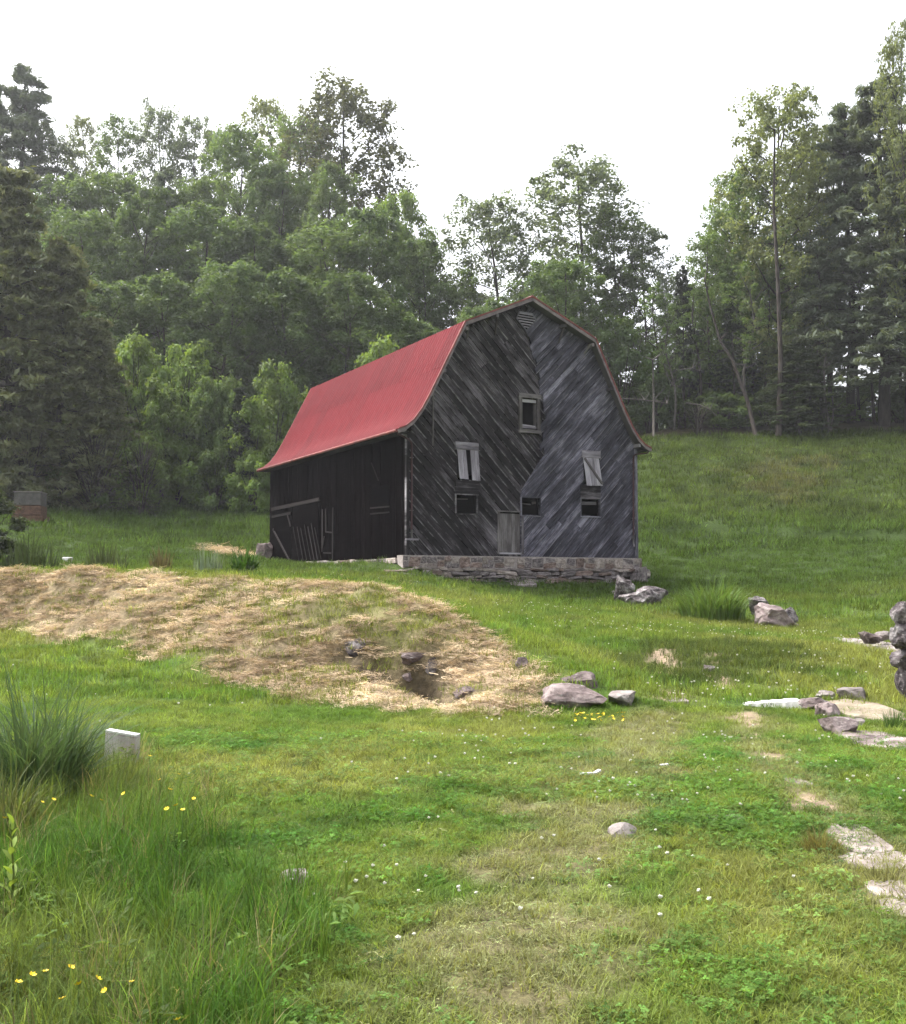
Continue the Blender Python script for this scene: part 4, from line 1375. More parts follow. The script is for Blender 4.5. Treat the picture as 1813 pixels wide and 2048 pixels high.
tree('pine', 'pine2', 1465, 600, 80, 120, (0.03, 0.042, 0.024), 'dark narrow pine in the middle of the right wood', 'pine')
row([('thin1', 1310, 560, 79, 90, DK), ('thin2', 1345, 600, 78, 80, DK), ('thin1', 1395, 560, 80, 100, DK), ('thin2', 1490, 520, 78, 110, MD), ('thin1', 1530, 540, 81, 90, DK), ('thin1', 1650, 560, 80, 90, DK), ('thin2', 1612, 520, 78, 90, MD), ('thin1', 1710, 470, 81, 90, DK), ('thin1', 1740, 500, 79, 90, DK), ('thin1', 1790, 480, 81, 90, DK), ('thin2', 1655, 470, 84, 100, MD), ('thin1', 1775, 560, 86, 80, DK)],
    'sapling', '{} from the left of the thin-stemmed trees in the right wood', 'tree', 'thin trees in the right wood')
row([('shrub2', 1300, 730, 79, 120, DK), ('shrub1', 1360, 690, 82, 150, DK), ('shrub3', 1440, 780, 79, 150, MD), ('shrub2', 1450, 700, 83, 150, DK), ('shrub3', 1535, 770, 80, 130, MD), ('shrub1', 1570, 690, 84, 150, DK), ('shrub3', 1640, 790, 81, 130, BR), ('shrub3', 1700, 790, 83, 130, BR), ('shrub2', 1660, 770, 88, 150, MD), ('shrub2', 1760, 740, 86, 150, DK), ('shrub3', 1800, 780, 80, 130, DK), ('shrub2', 1500, 740, 90, 170, DK), ('shrub2', 1390, 760, 90, 170, DK)],
    'understory_shrub', '{} from the left of the shrubs under the right wood', 'shrub', 'shrubs under the right wood')
row([('oak3', 1375, 600, 86, 120, MD), ('oak1', 1440, 540, 88, 160, MD), ('oak2', 1500, 500, 90, 170, MD), ('oak3', 1575, 470, 90, 150, DK), ('oak3', 1800, 300, 90, 170, MD), ('airy2', 1460, 330, 90, 120, MD), ('airy3', 1650, 260, 90, 170, BL_)],
    'broadleaf_tree', '{} from the left of the leafy trees deep in the right wood', 'tree', 'leafy trees deep in the right wood')
tree('dead_brush', 'brush2', 1395, 800, 75.5, 170, HB, 'brown brush pile at the foot of the right wood', 'brush')
# far wood that closes the gaps
fr = np.random.default_rng(5)
fc = []
for i in range(900):
    X = fr.uniform(-75, 75)
    Y = fr.uniform(124, 150)
    g = terrain([X], [Y])[0]
    lim = 6.0 if 18 < X < 60 else 15
    fc.append([X, Y, g + fr.uniform(0.3, lim), fr.uniform(1.3, 2.2)])
fc += [[fr.uniform(-60, -4), 0, 0, 1.5] for _ in range(700)]
for c in fc[900:]:
    c[1] = fr.uniform(80, 120)
    c[2] = terrain([c[0]], [c[1]])[0] + fr.uniform(0.3, 9)
for _ in range(420):
    X, Y = fr.uniform(6, 62), fr.uniform(88, 104)
    if 28 < X < 42:
        continue
    fc.append([X, Y, terrain([X], [Y])[0] + fr.uniform(0.2, 4.2), 1.5])
fm = crown_mesh('far_wood', np.array(fc), 50, 0.75, fr)
fw = kind(obj('far_wood', fm), 'stuff')
fw.color = (0.06, 0.085, 0.04, 1)
fw['label'] = 'dark undergrowth deep in the wooded hill'
fw['category'] = 'woods'

# pale leaning stems and dead limbs at the right wood edge
def stem(name, pts, r0, r1, label, mat='bark_pale'):
    P_ = [unp(*p) for p in pts]
    o0 = Vector(P_[0])
    mb = MB()
    n = len(P_)
    mb.tube([Vector(p) - o0 for p in P_], [r0 + (r1 - r0) * i / (n - 1) for i in range(n)], 6)
    d = Vector(P_[-1]) - Vector(P_[-2])
    rr = random.Random(name + label)
    for k in range(5):
        i = rr.randint(n // 2, n - 1)
        b = Vector(P_[i]) - o0
        mb.tube([b, b + Vector((rr.uniform(-1, 1), rr.uniform(-.5, .5), rr.uniform(-.2, 1.2)))], [r1 * 1.2, 0.006], 4)
    o = mb.build(name, M[mat], None, True)
    o.location = o0
    return tag(o, label, 'dead tree' if 'trunk' in name else 'branch')
stem('leaning_trunk', [(1512, 872, 75), (1495, 800, 75), (1465, 720, 75.5), (1440, 680, 76), (1420, 610, 76), (1410, 560, 76.5)], 0.16, 0.05, 'leaning bare trunk in the middle of the right wood', 'bark')
stem('bare_trunk', [(1558, 872, 74.6), (1560, 800, 74.6), (1562, 720, 74.8), (1556, 560, 75), (1548, 420, 75.5), (1550, 260, 76)], 0.24, 0.06, 'straight grey trunk standing at the meadow edge of the right wood', 'bark')
stem('bare_trunk', [(1308, 872, 74.6), (1308, 800, 74.8), (1306, 720, 75)], 0.10, 0.05, 'thin pale stem beside the barn roof at the wood edge')
stem('forked_trunk', [(1660, 864, 74.8), (1652, 810, 75), (1648, 740, 75.2), (1660, 660, 75.6)], 0.10, 0.04, 'slim forked pale stem left of the dark pine trunks')
stem('forked_trunk', [(1662, 864, 74.9), (1668, 820, 75), (1662, 770, 75.2)], 0.08, 0.04, 'short pale stem crossing the slim forked one')
stem('dead_limb', [(1245, 797, 70), (1290, 800, 70), (1335, 807, 70)], 0.05, 0.02, 'pale dead limb reaching right from behind the barn roof')
stem('dead_limb', [(1372, 806, 74), (1400, 810, 74), (1420, 820, 74), (1434, 832, 74)], 0.07, 0.02, 'pale arched dead limb above the brush pile')
stem('dead_limb', [(1360, 740, 75), (1385, 736, 75), (1400, 742, 75)], 0.05, 0.02, 'short pale dead limb high above the brush pile')
stem('dead_limb', [(1328, 728, 75), (1335, 752, 75), (1346, 770, 75)], 0.05, 0.02, 'short slanting pale limb left of the arched one')

# ------------------------------------------------------------------ scattering volume added to approximate lens glare
hz = MB().box((-430, -175, -6), (430, 430, 72))
t = NT('thin glare volume')
pv = t('VolumePrincipled', Density=0.00035, Anisotropy=0.35)
pv.inputs['Color'].default_value = (0.93, 0.95, 1.0, 1)
t.l.new(pv.outputs[0], t.out.inputs['Volume'])
glare_haze = kind(hz.build('glare_haze', t.m), 'stuff')
glare_haze['label'] = 'thin pale volume added over the valley to approximate lens glare'
glare_haze['category'] = 'glare_haze'
# ------------------------------------------------------------------ rocks and small things
def rock_mesh(seed, sx, sy, sz, facets=9, rough=0.05, sub=3, flat=0.0):
    r = np.random.default_rng(seed)
    bm = bmesh.new()
    bmesh.ops.create_icosphere(bm, subdivisions=sub, radius=1.0)
    V = np.array([v.co[:] for v in bm.verts])
    for k in range(facets):
        n = r.normal(size=3)
        n /= np.linalg.norm(n)
        c = r.uniform(0.42, 0.8)
        d = V @ n - c
        V -= np.maximum(d, 0)[:, None] * n * 0.97
    if flat:
        V[:, 2] = np.minimum(V[:, 2], flat + 0.15 * (V[:, 2] - flat) * (V[:, 2] > flat))
    a = V * 2.3 + seed
    nz = (fbm(a[:, 0] + a[:, 2] * 0.7, a[:, 1] - a[:, 2] * 0.6, seed, 4) - 0.5) * 2
    nz2 = (vnoise(V[:, 0] * 7 + seed, V[:, 1] * 7 + V[:, 2] * 6, seed) - 0.5)
    V *= (1 + rough * 2.2 * nz + rough * 1.6 * nz2)[:, None]
    V *= np.array([sx, sy, sz])
    for v, c in zip(bm.verts, V):
        v.co = c
    for f in bm.faces:
        f.smooth = False
    me = bpy.data.meshes.new('rock')
    bm.to_mesh(me)
    bm.free()
    return me

ROCKS = []
def rock(px0, px1, py0, py1, label, mat='rock', name='rock', depth=0.8, seed=None, rz=0.0, facets=9, flat=0.0, rough=0.075, Y=None, sink=0.25, cat='rock', group=None, tilt=0.0):
    """a rock whose visible part fills this box of the photograph, standing on the ground there"""
    P = hit((px0 + px1) / 2, py1 - 2) if Y is None else unp((px0 + px1) / 2, py1, Y)
    Yc = P[1]
    w = (px1 - px0) / FPX * Yc
    h = (py1 - py0) / FPX * Yc
    seed = seed if seed is not None else len(ROCKS) + 200
    dy = w * depth
    tot = h * (1 + sink)
    me = rock_mesh(seed, w * 0.56, dy * 0.56, tot * 0.56, facets + 5, rough, 4, flat)
    V_ = np.array([v.co[:] for v in me.vertices])
    kx, kz = w / (V_[:, 0].max() - V_[:, 0].min()), tot / (V_[:, 2].max() - V_[:, 2].min())
    me.transform(Matrix.Diagonal((kx, kx, kz, 1)))
    o = obj(name, me, M[mat])
    z0 = min(v.co.z for v in me.vertices)
    z1 = max(v.co.z for v in me.vertices)
    o.location = (P[0], Yc + dy * 0.32, P[2] + h - z1)
    o.rotation_euler = (0, tilt, rz)
    tag(o, label, cat, group)
    ROCKS.append(o)
    return o

def slab(px0, px1, py0, py1, label, mat='rock_pale', seed=1, th=0.02, rz=0.0, name='flat_stone', rough=0.12):
    """a stone lying flush in the ground: the photo box is the outline of its top"""
    A, B = hit((px0 + px1) / 2, py1), hit((px0 + px1) / 2, py0)
    Yc = (A[1] + B[1]) / 2
    w, dpt = (px1 - px0) / FPX * Yc, max(B[1] - A[1], 0.06)
    r = np.random.default_rng(seed)
    n = 22
    V, F = [], []
    rad = 1 + rough * np.array([math.sin(2 * a + seed) * 0.7 + math.sin(5 * a + 2 * seed) * 0.5 for a in np.linspace(0, 2 * np.pi, n, endpoint=False)]) + r.normal(0, rough * 0.35, n)
    for k, (s_, z_) in enumerate(((1.0, -0.08), (1.0, th * 0.6), (0.93, th), (0.6, th * 1.15), (0.25, th * 1.2))):
        for i in range(n):
            a = 2 * math.pi * i / n
            q = abs(math.cos(a)) ** 0.7 * (1 if math.cos(a) > 0 else -1), abs(math.sin(a)) ** 0.7 * (1 if math.sin(a) > 0 else -1)
            V.append((q[0] * w * 0.5 * rad[i] * s_, q[1] * dpt * 0.5 * rad[i] * s_, z_ + r.normal(0, th * 0.12)))
        if k:
            for i in range(n):
                j = (i + 1) % n
                F.append(((k - 1) * n + i, (k - 1) * n + j, k * n + j, k * n + i))
    me = bpy.data.meshes.new(name)
    me.from_pydata(V, [], F + [tuple(range(4 * n, 5 * n))])
    me.update()
    o = obj(name, me, M[mat])
    o.location = ((A[0] + B[0]) / 2, Yc, terrain([(A[0] + B[0]) / 2], [Yc])[0])
    sl_y = (B[2] - A[2]) / max(B[1] - A[1], 0.05)
    o.rotation_euler = (math.atan(sl_y) if abs(sl_y) < 0.4 else 0, 0, rz)
    ROCKS.append(o)
    return tag(o, label, 'flat stone')

rock(1072, 1206, 1372, 1420, 'large pink-grey boulder in front at the foot of the hay bank', 'rock', 'boulder', 0.7, 301, facets=12)
rock(1098, 1190, 1345, 1392, 'rounded boulder behind the large pink-grey one', 'rock', 'boulder', 0.7, 302, Y=13.7)
rock(1214, 1280, 1387, 1413, 'pale flat stone right of the large boulder', 'rock_pale', 'flat_stone', 0.9, 303, flat=0.2)
slab(1320, 1374, 1396, 1406, 'thin pale stone set level in the track', 'bedrock', 304, 0.014)
rock(1604, 1670, 1397, 1424, 'grey rock at the right end of the white slab', 'rock', 'rock', 0.8, 305)
rock(1640, 1690, 1408, 1438, 'brown rock against the cream flat stone', 'rock', 'rock', 0.8, 306, facets=12)
rock(1630, 1672, 1383, 1402, 'small pale rock behind the white slab end', 'rock_pale', 'rock', 0.8, 307)
rock(1676, 1742, 1378, 1404, 'long pale rock behind the cream flat stone', 'rock_pale', 'rock', 0.6, 308, flat=0.2)
slab(1672, 1780, 1404, 1446, 'cream flat stone with a pointed end at the right', 'rock_cream', 309, 0.05)
rock(1645, 1722, 1437, 1474, 'rounded grey rock below the cream flat stone', 'rock', 'rock', 0.8, 310, rough=0.03)
rock(1700, 1735, 1440, 1458, 'small stone right of the rounded grey rock', 'rock_pale', 'rock', 0.8, 311)
slab(1690, 1830, 1468, 1502, 'long grey slab lying nearest at the right edge', 'rock', 312, 0.05)
slab(1712, 1800, 1278, 1310, 'pale flat-topped slab beside the dark rock pile', 'rock_pale', 313, 0.08)
rock(1722, 1765, 1262, 1284, 'grey stone lying on the flat-topped slab', 'rock', 'rock', 0.8, 314, Y=19.9)
rock(1752, 1792, 1262, 1280, 'small pale stone next to the grey one on the slab', 'rock_pale', 'rock', 0.8, 315, Y=20.2)
# dark rock pile at the right edge, each stone its own
for k, (a, b, c, d, lab) in enumerate(((1795, 1840, 1330, 1402, 'lowest dark rock of the pile at the right edge'), (1784, 1845, 1292, 1350, 'second dark rock from the bottom of the right-edge pile'), (1790, 1840, 1244, 1300, 'mottled rock in the middle of the right-edge pile'), (1794, 1840, 1203, 1252, 'top rock of the pile at the right edge'))):
    rock(a, b, c, d, lab, 'rock_dark', 'rock', 0.9, 330 + k, Y=13.9, sink=0.06, facets=16, rough=0.12)
# by the barn corner
rock(1236, 1340, 1174, 1216, 'broad mottled rock lying below the barn corner', 'rock_dark', 'boulder', 0.7, 340, facets=13, rough=0.14)
rock(1228, 1270, 1150, 1200, 'upright dark stone at the left end of the broad mottled rock', 'rock_dark', 'rock', 0.7, 341, rough=0.1, Y=33.5)
rock(1506, 1596, 1208, 1256, 'rounded grey-pink boulder right of the tall grass clump', 'rock', 'boulder', 0.7, 342, facets=10)
rock(1496, 1542, 1192, 1222, 'dark-topped rock behind the rounded boulder', 'rock_dark', 'rock', 0.7, 343, Y=27.3)
rock(1565, 1598, 1214, 1252, 'dark rock against the right side of the rounded boulder', 'rock_dark', 'rock', 0.7, 344, Y=26.4)
rock(1585, 1600, 1246, 1256, 'tiny pale stone right of the rounded boulder', 'rock_pale', 'stone', 0.8, 345)
rock(512, 546, 1084, 1128, 'grey-brown boulder leaning at the far left corner of the barn', 'rock', 'boulder', 0.8, 346, Y=46.5)
slab(1020, 1070, 1164, 1174, 'flat pale stone in the grass before the barn foundation', 'rock_pale', 347, 0.05)
rock(1215, 1236, 1183, 1192, 'small pale stone left of the broad mottled rock', 'rock_pale', 'stone', 0.8, 348)
rock(124, 146, 1116, 1128, 'white stone on the left meadow', 'white', 'stone', 0.8, 349, flat=0.3)
# hay bank
rock(846, 886, 1316, 1350, 'dark rock in the hollow of the hay bank', 'rock_dark', 'rock', 0.8, 350, Y=None)
rock(800, 862, 1306, 1328, 'flat dark rock added over the hollow in the bank to shade it', 'rock', 'rock', 0.9, 355, sink=0.3, flat=0.2)  # lintel added so that the hollow below falls dark
rock(792, 838, 1346, 1362, 'low grey rock at the lip of the hollow in the bank', 'rock', 'rock', 0.8, 351)
rock(903, 952, 1374, 1396, 'pink-grey rock half buried in the hay below the hollow', 'rock', 'rock', 0.8, 352)
rock(690, 745, 1278, 1312, 'brown rock at the head of the gully in the bank', 'rock_dark', 'rock', 0.8, 353)
rock(1030, 1056, 1316, 1340, 'small grey rock near the right end of the hay bank', 'rock', 'rock', 0.8, 354)
# lawn
rock(1217, 1274, 1653, 1680, 'pale lavender stone set in the lawn', 'rock_pale', 'stone', 0.8, 360, rough=0.03)
rock(556, 618, 1744, 1772, 'white stone showing in the lawn beside the weeds', 'rock_pale', 'stone', 0.8, 361, rough=0.04)
slab(1385, 1455, 1634, 1645, 'thin flat stone in the middle of the track', 'bedrock', 362, 0.014)
slab(1452, 1490, 1632, 1643, 'little white stone at the end of the flat track stone', 'rock_pale', 363, 0.014)
slab(1665, 1765, 1655, 1712, 'flat tan bedrock slab at the right of the track', 'bedrock', 364, 0.014)
slab(1690, 1850, 1706, 1742, 'pale bedrock slab running off the right edge', 'bedrock', 365, 0.014)
slab(1740, 1840, 1764, 1800, 'tan flat stone below the pale bedrock slab', 'bedrock', 366, 0.014)
slab(1775, 1860, 1800, 1842, 'pale stone at the right edge nearest the viewer', 'bedrock', 367, 0.014)
slab(1575, 1620, 1560, 1574, 'brown flat stone in the bare right wheel track', 'bedrock', 368, 0.014)
rock(1405, 1432, 1332, 1346, 'pale stone in the dirt of the far track', 'rock_pale', 'stone', 0.7, 369)

# white concrete slab across the track
P_ = [hit(1488, 1410), hit(1600, 1416)]
sl_ = MB()
a_, b_ = Vector(P_[0]), Vector(P_[1])
n_ = 14
for i in range(n_):
    pass
d_ = (b_ - a_)
mb = MB()
rr = random.Random(4)
pts_t, pts_b = [], []
for i in range(n_ + 1):
    c = a_ + d_ * (i / n_)
    wv = 0.05 + 0.07 * i / n_
    hh = 0.02 + 0.075 * i / n_ + rr.uniform(-0.008, 0.008)
    k = len(mb.v)
    y0, y1 = c.y - wv + rr.uniform(-.012, .012), c.y + wv + rr.uniform(-.012, .012)
    mb.v += [(c.x, y0, c.z - 0.06), (c.x, y0 + 0.008, c.z + hh), (c.x, y1, c.z + hh + 0.012), (c.x, y1 + 0.01, c.z - 0.06)]
    if i:
        for j in range(3):
            mb.f.append((k - 4 + j, k + j, k + j + 1, k - 3 + j))
mb.f += [(0, 1, 2, 3), (k + 3, k + 2, k + 1, k)]
tag(mb.build('concrete_slab', M['white'], None), 'long white concrete slab lying across the right wheel track', 'slab')

# weathered board marker in the weeds
P = hit(243, 1532)
Pt = unp(243, 1470, P[1])
wd = 66 / FPX * P[1]
bo = empty('wooden_marker', (P[0], P[1], P[2]), -0.16)
bo.rotation_euler = (0.05, 0.06, -0.16)
tag(bo, 'weathered grey wooden board standing in the weeds at the left', 'board')
hgt = Pt[2] - P[2]
bd = MB().box((-wd / 2, -0.035, -0.15), (wd / 2, 0.035, hgt))
me = bd.mesh('board')
for i in (4, 7):
    me.vertices[i].co.z += 0.022
ul = me.uv_layers.new(name='UVMap')
for lp in me.loops:
    v = me.vertices[lp.vertex_index].co
    ul.data[lp.index].uv = (v.z * 1.0, v.x + wd / 2 + 0.05 + v.y)
M['wood_marker'] = mat_wood('silver grey board', (0.32, 0.28, 0.275), (0.46, 0.42, 0.41), (0.6, 0.56, 0.55), 0.0)
obj('board', me, M['wood_marker'], bo)
cap = MB().box((-wd / 2 + 0.004, -0.042, hgt + 0.004), (wd / 2 - 0.004, 0.038, hgt + 0.020))
cme = cap.mesh('cap')
for v in cme.vertices:
    v.co.z += 0.022 * (0.5 - v.co.x / wd)
    if v.co.x < 0 and v.co.z < hgt: pass
obj('cap', cme, M['white'], bo)

# scrap of white wood on the track
P = hit(1180, 1556)
sc = MB()
sc.bar((-0.075, 0, 0.02), (0.05, 0.01, 0.026), 0.045, 0.012, (0, 0, 1))
sc.bar((0.045, 0.012, 0.026), (0.085, 0.03, 0.045), 0.04, 0.012, (0, 0, 1))
o = sc.build('wood_scrap', M['white'], None)
o.location = (P[0], P[1], P[2] + 0.012)
tag(o, 'small broken piece of white wood on the left wheel track', 'scrap')
P = hit(1330, 1535)
sc = MB().bar((-0.04, 0, 0.012), (0.04, 0.012, 0.018), 0.035, 0.01, (0, 0, 1))
o = sc.build('wood_scrap', M['white'], None)
o.location = (P[0], P[1], P[2] + 0.008)
tag(o, 'tiny white chip on bare soil in the middle of the track', 'scrap')

# molehill of dark soil
P = hit(412, 1925)
mm = rock_mesh(77, 0.125, 0.10, 0.07, 3, 0.16, 4)
o = obj('molehill', mm, M['dirt'])
o.location = (P[0], P[1] + 0.05, P[2])
tag(o, 'small heap of dark soil in the grass at bottom left', 'soil heap')

# stacked wooden crates at the left edge
P = hit(52, 1046)
Yc = P[1]
s_ = Yc / FPX
cr0 = Vector((P[0], Yc, P[2]))
def crate(z0, w, d, h, mat, name, label, slats, dx=0, rz=0.12, cap=False):
    o = empty(name, cr0 + Vector((dx, 0.5, z0)), rz)
    tag(o, label, 'crate', 'stacked crates')
    MB().box((-w / 2 + 0.03, -d / 2 + 0.03, 0.0), (w / 2 - 0.03, d / 2 - 0.03, h - 0.02)).build('box', M[mat], o)
    hs_ = h / slats
    for k in range(slats):
        for y in (-d / 2, d / 2 - 0.022):
            b = MB().box((-w / 2, y, k * hs_ + 0.012), (w / 2, y + 0.022, (k + 1) * hs_ - 0.012)).build('slat', M[mat], o)
        for x in (-w / 2, w / 2 - 0.022):
            MB().box((x, -d / 2 + 0.024, k * hs_ + 0.012), (x + 0.022, d / 2 - 0.024, (k + 1) * hs_ - 0.012)).build('slat', M[mat], o)
    if cap:
        MB().box((-w / 2 - 0.03, -d / 2 - 0.03, h), (w / 2 + 0.03, d / 2 + 0.03, h + 0.05)).build('lid', M['crate_lid'], o)
    return o
M['crate_brown'] = mat_plain('rusty brown crate wood', (0.11, 0.062, 0.042), 0.85, 0.45, 6, 0.4)
M['crate_grey'] = mat_plain('grey crate wood', (0.085, 0.08, 0.075), 0.85, 0.3, 6, 0.4)
M['crate_lid'] = mat_plain('pale crate lid', (0.2, 0.18, 0.16), 0.8, 0.3, 8, 0.3)
crate(0.10, 1.45, 1.3, 0.28, 'crate_brown', 'wooden_pallet', 'brown wooden pallet at the bottom of the crate stack on the left meadow', 2, 0.05)
crate(0.40, 1.3, 1.2, 0.46, 'crate_brown', 'wooden_crate', 'rusty brown crate in the middle of the stack on the left meadow', 3)
crate(0.88, 1.25, 1.15, 0.62, 'crate_grey', 'wooden_crate', 'grey crate with a pale lid on top of the stack on the left meadow', 2, 0, 0.12, True)
for k, (dx, dy) in enumerate(((-0.5, 0.1), (0.45, 0.1), (0.45, 0.9), (-0.5, 0.9))):
    o = obj('block', rock_mesh(500 + k, 0.16, 0.14, 0.16, 8, 0.03, 2), M['rock'])
    o.location = cr0 + Vector((dx, dy, 0.02))
    tag(o, ['front left', 'front right', 'back right', 'back left'][k] + ' stone block carrying the crate stack', 'block', 'blocks under the crates')
# ------------------------------------------------------------------ grass, straw, weeds, flowers
def blades(seed, n, h0, h1, spread, wid, lean=0.5, segs=3, curl=0.5, flatten=0.0, radial=False):
    """strip blades: returns V,F,tint"""
    r = np.random.default_rng(seed)
    az = r.uniform(0, 2 * np.pi, n)
    rr = spread * np.sqrt(r.uniform(0, 1, n))
    a2 = r.uniform(0, 2 * np.pi, n)
    root = np.stack([rr * np.cos(a2), rr * np.sin(a2), np.full(n, -0.008)], -1)
    h = r.uniform(h0, h1, n)
    if radial:
        az = a2 + r.normal(0, 0.7, n)
        h = h * (1.05 - 0.5 * (rr / spread) ** 2)
    ln = lean * r.uniform(0.2, 1.3, n)
    d = np.stack([np.cos(az), np.sin(az), np.zeros(n)], -1)
    s = np.stack([-np.sin(az), np.cos(az), np.zeros(n)], -1)
    tw = r.uniform(-0.8, 0.8, n)[:, None]
    s = s * np.cos(tw) + d * np.sin(tw)
    V = []
    w = wid * r.uniform(0.6, 1.3, n)
    for k in range(segs + 1):
        f_ = k / segs
        p = root + d * (h * ln * (f_ ** (1 + curl)))[:, None]
        p[:, 2] += h * (f_ - 0.45 * np.minimum(ln, 1.2) * curl * f_ ** 2.2) * (1 - flatten)
        ww = (w * (1 - 0.92 * f_ ** 1.6) * 0.5)[:, None]
        V += [p - s * ww, p + s * ww]
    V = np.stack(V, 1)
    m_ = 2 * (segs + 1)
    F = []
    for k in range(segs):
        F.append(np.stack([np.arange(n) * m_ + 2 * k + j for j in (0, 1, 3, 2)], -1))
    F = np.concatenate(F)
    return V.reshape(-1, 3), F, np.repeat(r.uniform(0, 1, n), m_)

def straws(seed, n, spread, l0, l1, wid, zmax):
    r = np.random.default_rng(seed)
    az = r.uniform(0, 2 * np.pi, n)
    c = np.stack([r.normal(0, spread * 0.5, n), r.normal(0, spread * 0.5, n), r.uniform(0, 1, n) ** 1.6 * zmax], -1)
    L = r.uniform(l0, l1, n)
    d = np.stack([np.cos(az), np.sin(az), r.normal(0, 0.22, n)], -1)
    s = np.stack([-np.sin(az), np.cos(az), r.normal(0, 0.5, n)], -1)
    w = (wid * r.uniform(0.6, 1.4, n))[:, None] * 0.5
    bend = np.stack([-np.sin(az), np.cos(az), np.full(n, 0.15)], -1) * (L * r.normal(0, 0.16, n))[:, None]
    V = []
    for f_, b in ((-0.5, 0), (0.0, 1), (0.5, 0)):
        p = c + d * (L * f_)[:, None] + bend * b
        V += [p - s * w, p + s * w]
    V = np.stack(V, 1)
    F = np.concatenate([np.stack([np.arange(n) * 6 + 2 * k + j for j in (0, 1, 3, 2)], -1) for k in range(2)])
    return V.reshape(-1, 3), F, np.repeat(r.uniform(0, 1, n), 6)

def trefoils(seed, n, spread, h0, h1, size):
    """clover: three round leaflets on a short stalk"""
    r = np.random.default_rng(seed)
    V, F = [], []
    a2 = r.uniform(0, 2 * np.pi, n)
    rr = spread * np.sqrt(r.uniform(0, 1, n))
    for i in range(n):
        c = np.array([rr[i] * np.cos(a2[i]), rr[i] * np.sin(a2[i]), r.uniform(h0, h1)])
        s = size * r.uniform(0.7, 1.3)
        t0 = r.uniform(0, 6.28)
        nn = np.array([r.normal(0, 0.3), r.normal(0, 0.3), 1.0])
        nn /= np.linalg.norm(nn)
        ax = np.cross(nn, [0.3, 1, 0.1])
        ax /= np.linalg.norm(ax)
        ay = np.cross(nn, ax)
        for k in range(3):
            t_ = t0 + k * 2.094
            d = ax * math.cos(t_) + ay * math.sin(t_)
            e_ = -ax * math.sin(t_) + ay * math.cos(t_)
            b = len(V)
            V += [c, c + d * s * 0.55 + e_ * s * 0.42 + nn * s * 0.12, c + d * s + nn * s * 0.02, c + d * s * 0.55 - e_ * s * 0.42 + nn * s * 0.12]
            F.append((b, b + 1, b + 2, b + 3))
    return np.array(V), np.array(F), np.repeat(r.uniform(0, 1, n), 12)

def merge(*parts):
    V, F, T, k = [], [], [], 0
    for v, f_, t_ in parts:
        V.append(v); F.append(f_ + k); T.append(t_)
        k += len(v)
    return np.concatenate(V), np.concatenate(F), np.concatenate(T)

def proto(name, parts, mat):
    V, F, T = merge(*parts) if isinstance(parts, list) else parts
    me = mesh_fast(name, V, F)
    add_float(me, 'tint', T)
    me.materials.append(M[mat])
    return bpy.data.objects.new(name, me)

def scatter_obj(name, P, protos, scl, col, tilt=None, label=None, cat=None, rs=1):
    """one 'stuff' object: every point carries its own turn, size and colour"""
    r = np.random.default_rng(rs)
    n = len(P)
    me = bpy.data.meshes.new(name)
    me.vertices.add(n)
    me.vertices.foreach_set('co', np.asarray(P, np.float32).ravel())
    rot = np.zeros((n, 3))
    if tilt is not None:
        rot[:, :2] = tilt
    rot[:, 2] = r.uniform(0, 6.283, n)
    add_vec(me, 'rot', rot)
    add_float(me, 'scl', scl)
    add_col(me, 'col', col)
    ng = bpy.data.node_groups.new(name, 'GeometryNodeTree')
    ng.interface.new_socket('Geometry', in_out='INPUT', socket_type='NodeSocketGeometry')
    ng.interface.new_socket('Geometry', in_out='OUTPUT', socket_type='NodeSocketGeometry')
    gi, go = ng.nodes.new('NodeGroupInput'), ng.nodes.new('NodeGroupOutput')
    jn = ng.nodes.new('GeometryNodeJoinGeometry')
    for p in protos:
        oi = ng.nodes.new('GeometryNodeObjectInfo')
        oi.inputs['Object'].default_value = p
        oi.inputs['As Instance'].default_value = True
        ng.links.new(oi.outputs['Geometry'], jn.inputs[0])
    ip = ng.nodes.new('GeometryNodeInstanceOnPoints')
    ip.inputs['Pick Instance'].default_value = True
    rv = ng.nodes.new('FunctionNodeRandomValue')
    rv.data_type = 'INT'
    rv.inputs[4].default_value = 0
    rv.inputs[5].default_value = len(protos) - 1
    ng.links.new(rv.outputs[2], ip.inputs['Instance Index'])
    for nm, ty, sk in (('rot', 'FLOAT_VECTOR', 'Rotation'), ('scl', 'FLOAT', 'Scale')):
        na = ng.nodes.new('GeometryNodeInputNamedAttribute')
        na.data_type = ty
        na.inputs['Name'].default_value = nm
        ng.links.new(na.outputs[0], ip.inputs[sk])
    ng.links.new(gi.outputs[0], ip.inputs['Points'])
    ng.links.new(jn.outputs[0], ip.inputs['Instance'])
    ng.links.new(ip.outputs[0], go.inputs[0])
    o = link(bpy.data.objects.new(name, me))
    md = o.modifiers.new('scatter', 'NODES')
    md.node_group = ng
    kind(o, 'stuff')
    if label:
        o['label'] = label
        o['category'] = cat
    return o

def sample(y0, y1, dens, rs, side=0.8, k=0.47):
    """random ground points between two distances, dens per square metre, over the view and a step to each side"""
    r = np.random.default_rng(rs)
    A = k * (y1 ** 2 - y0 ** 2) + 2 * side * (y1 - y0)
    n = int(A * dens)
    u = r.uniform(0, 1, n)
    ys = np.linspace(y0, y1, 400)
    cdf = (k * (ys ** 2 - y0 ** 2) + 2 * side * (ys - y0)) / A
    Y = np.interp(u, cdf, ys)
    X = r.uniform(-1, 1, n) * (k * Y + side)
    return X, Y

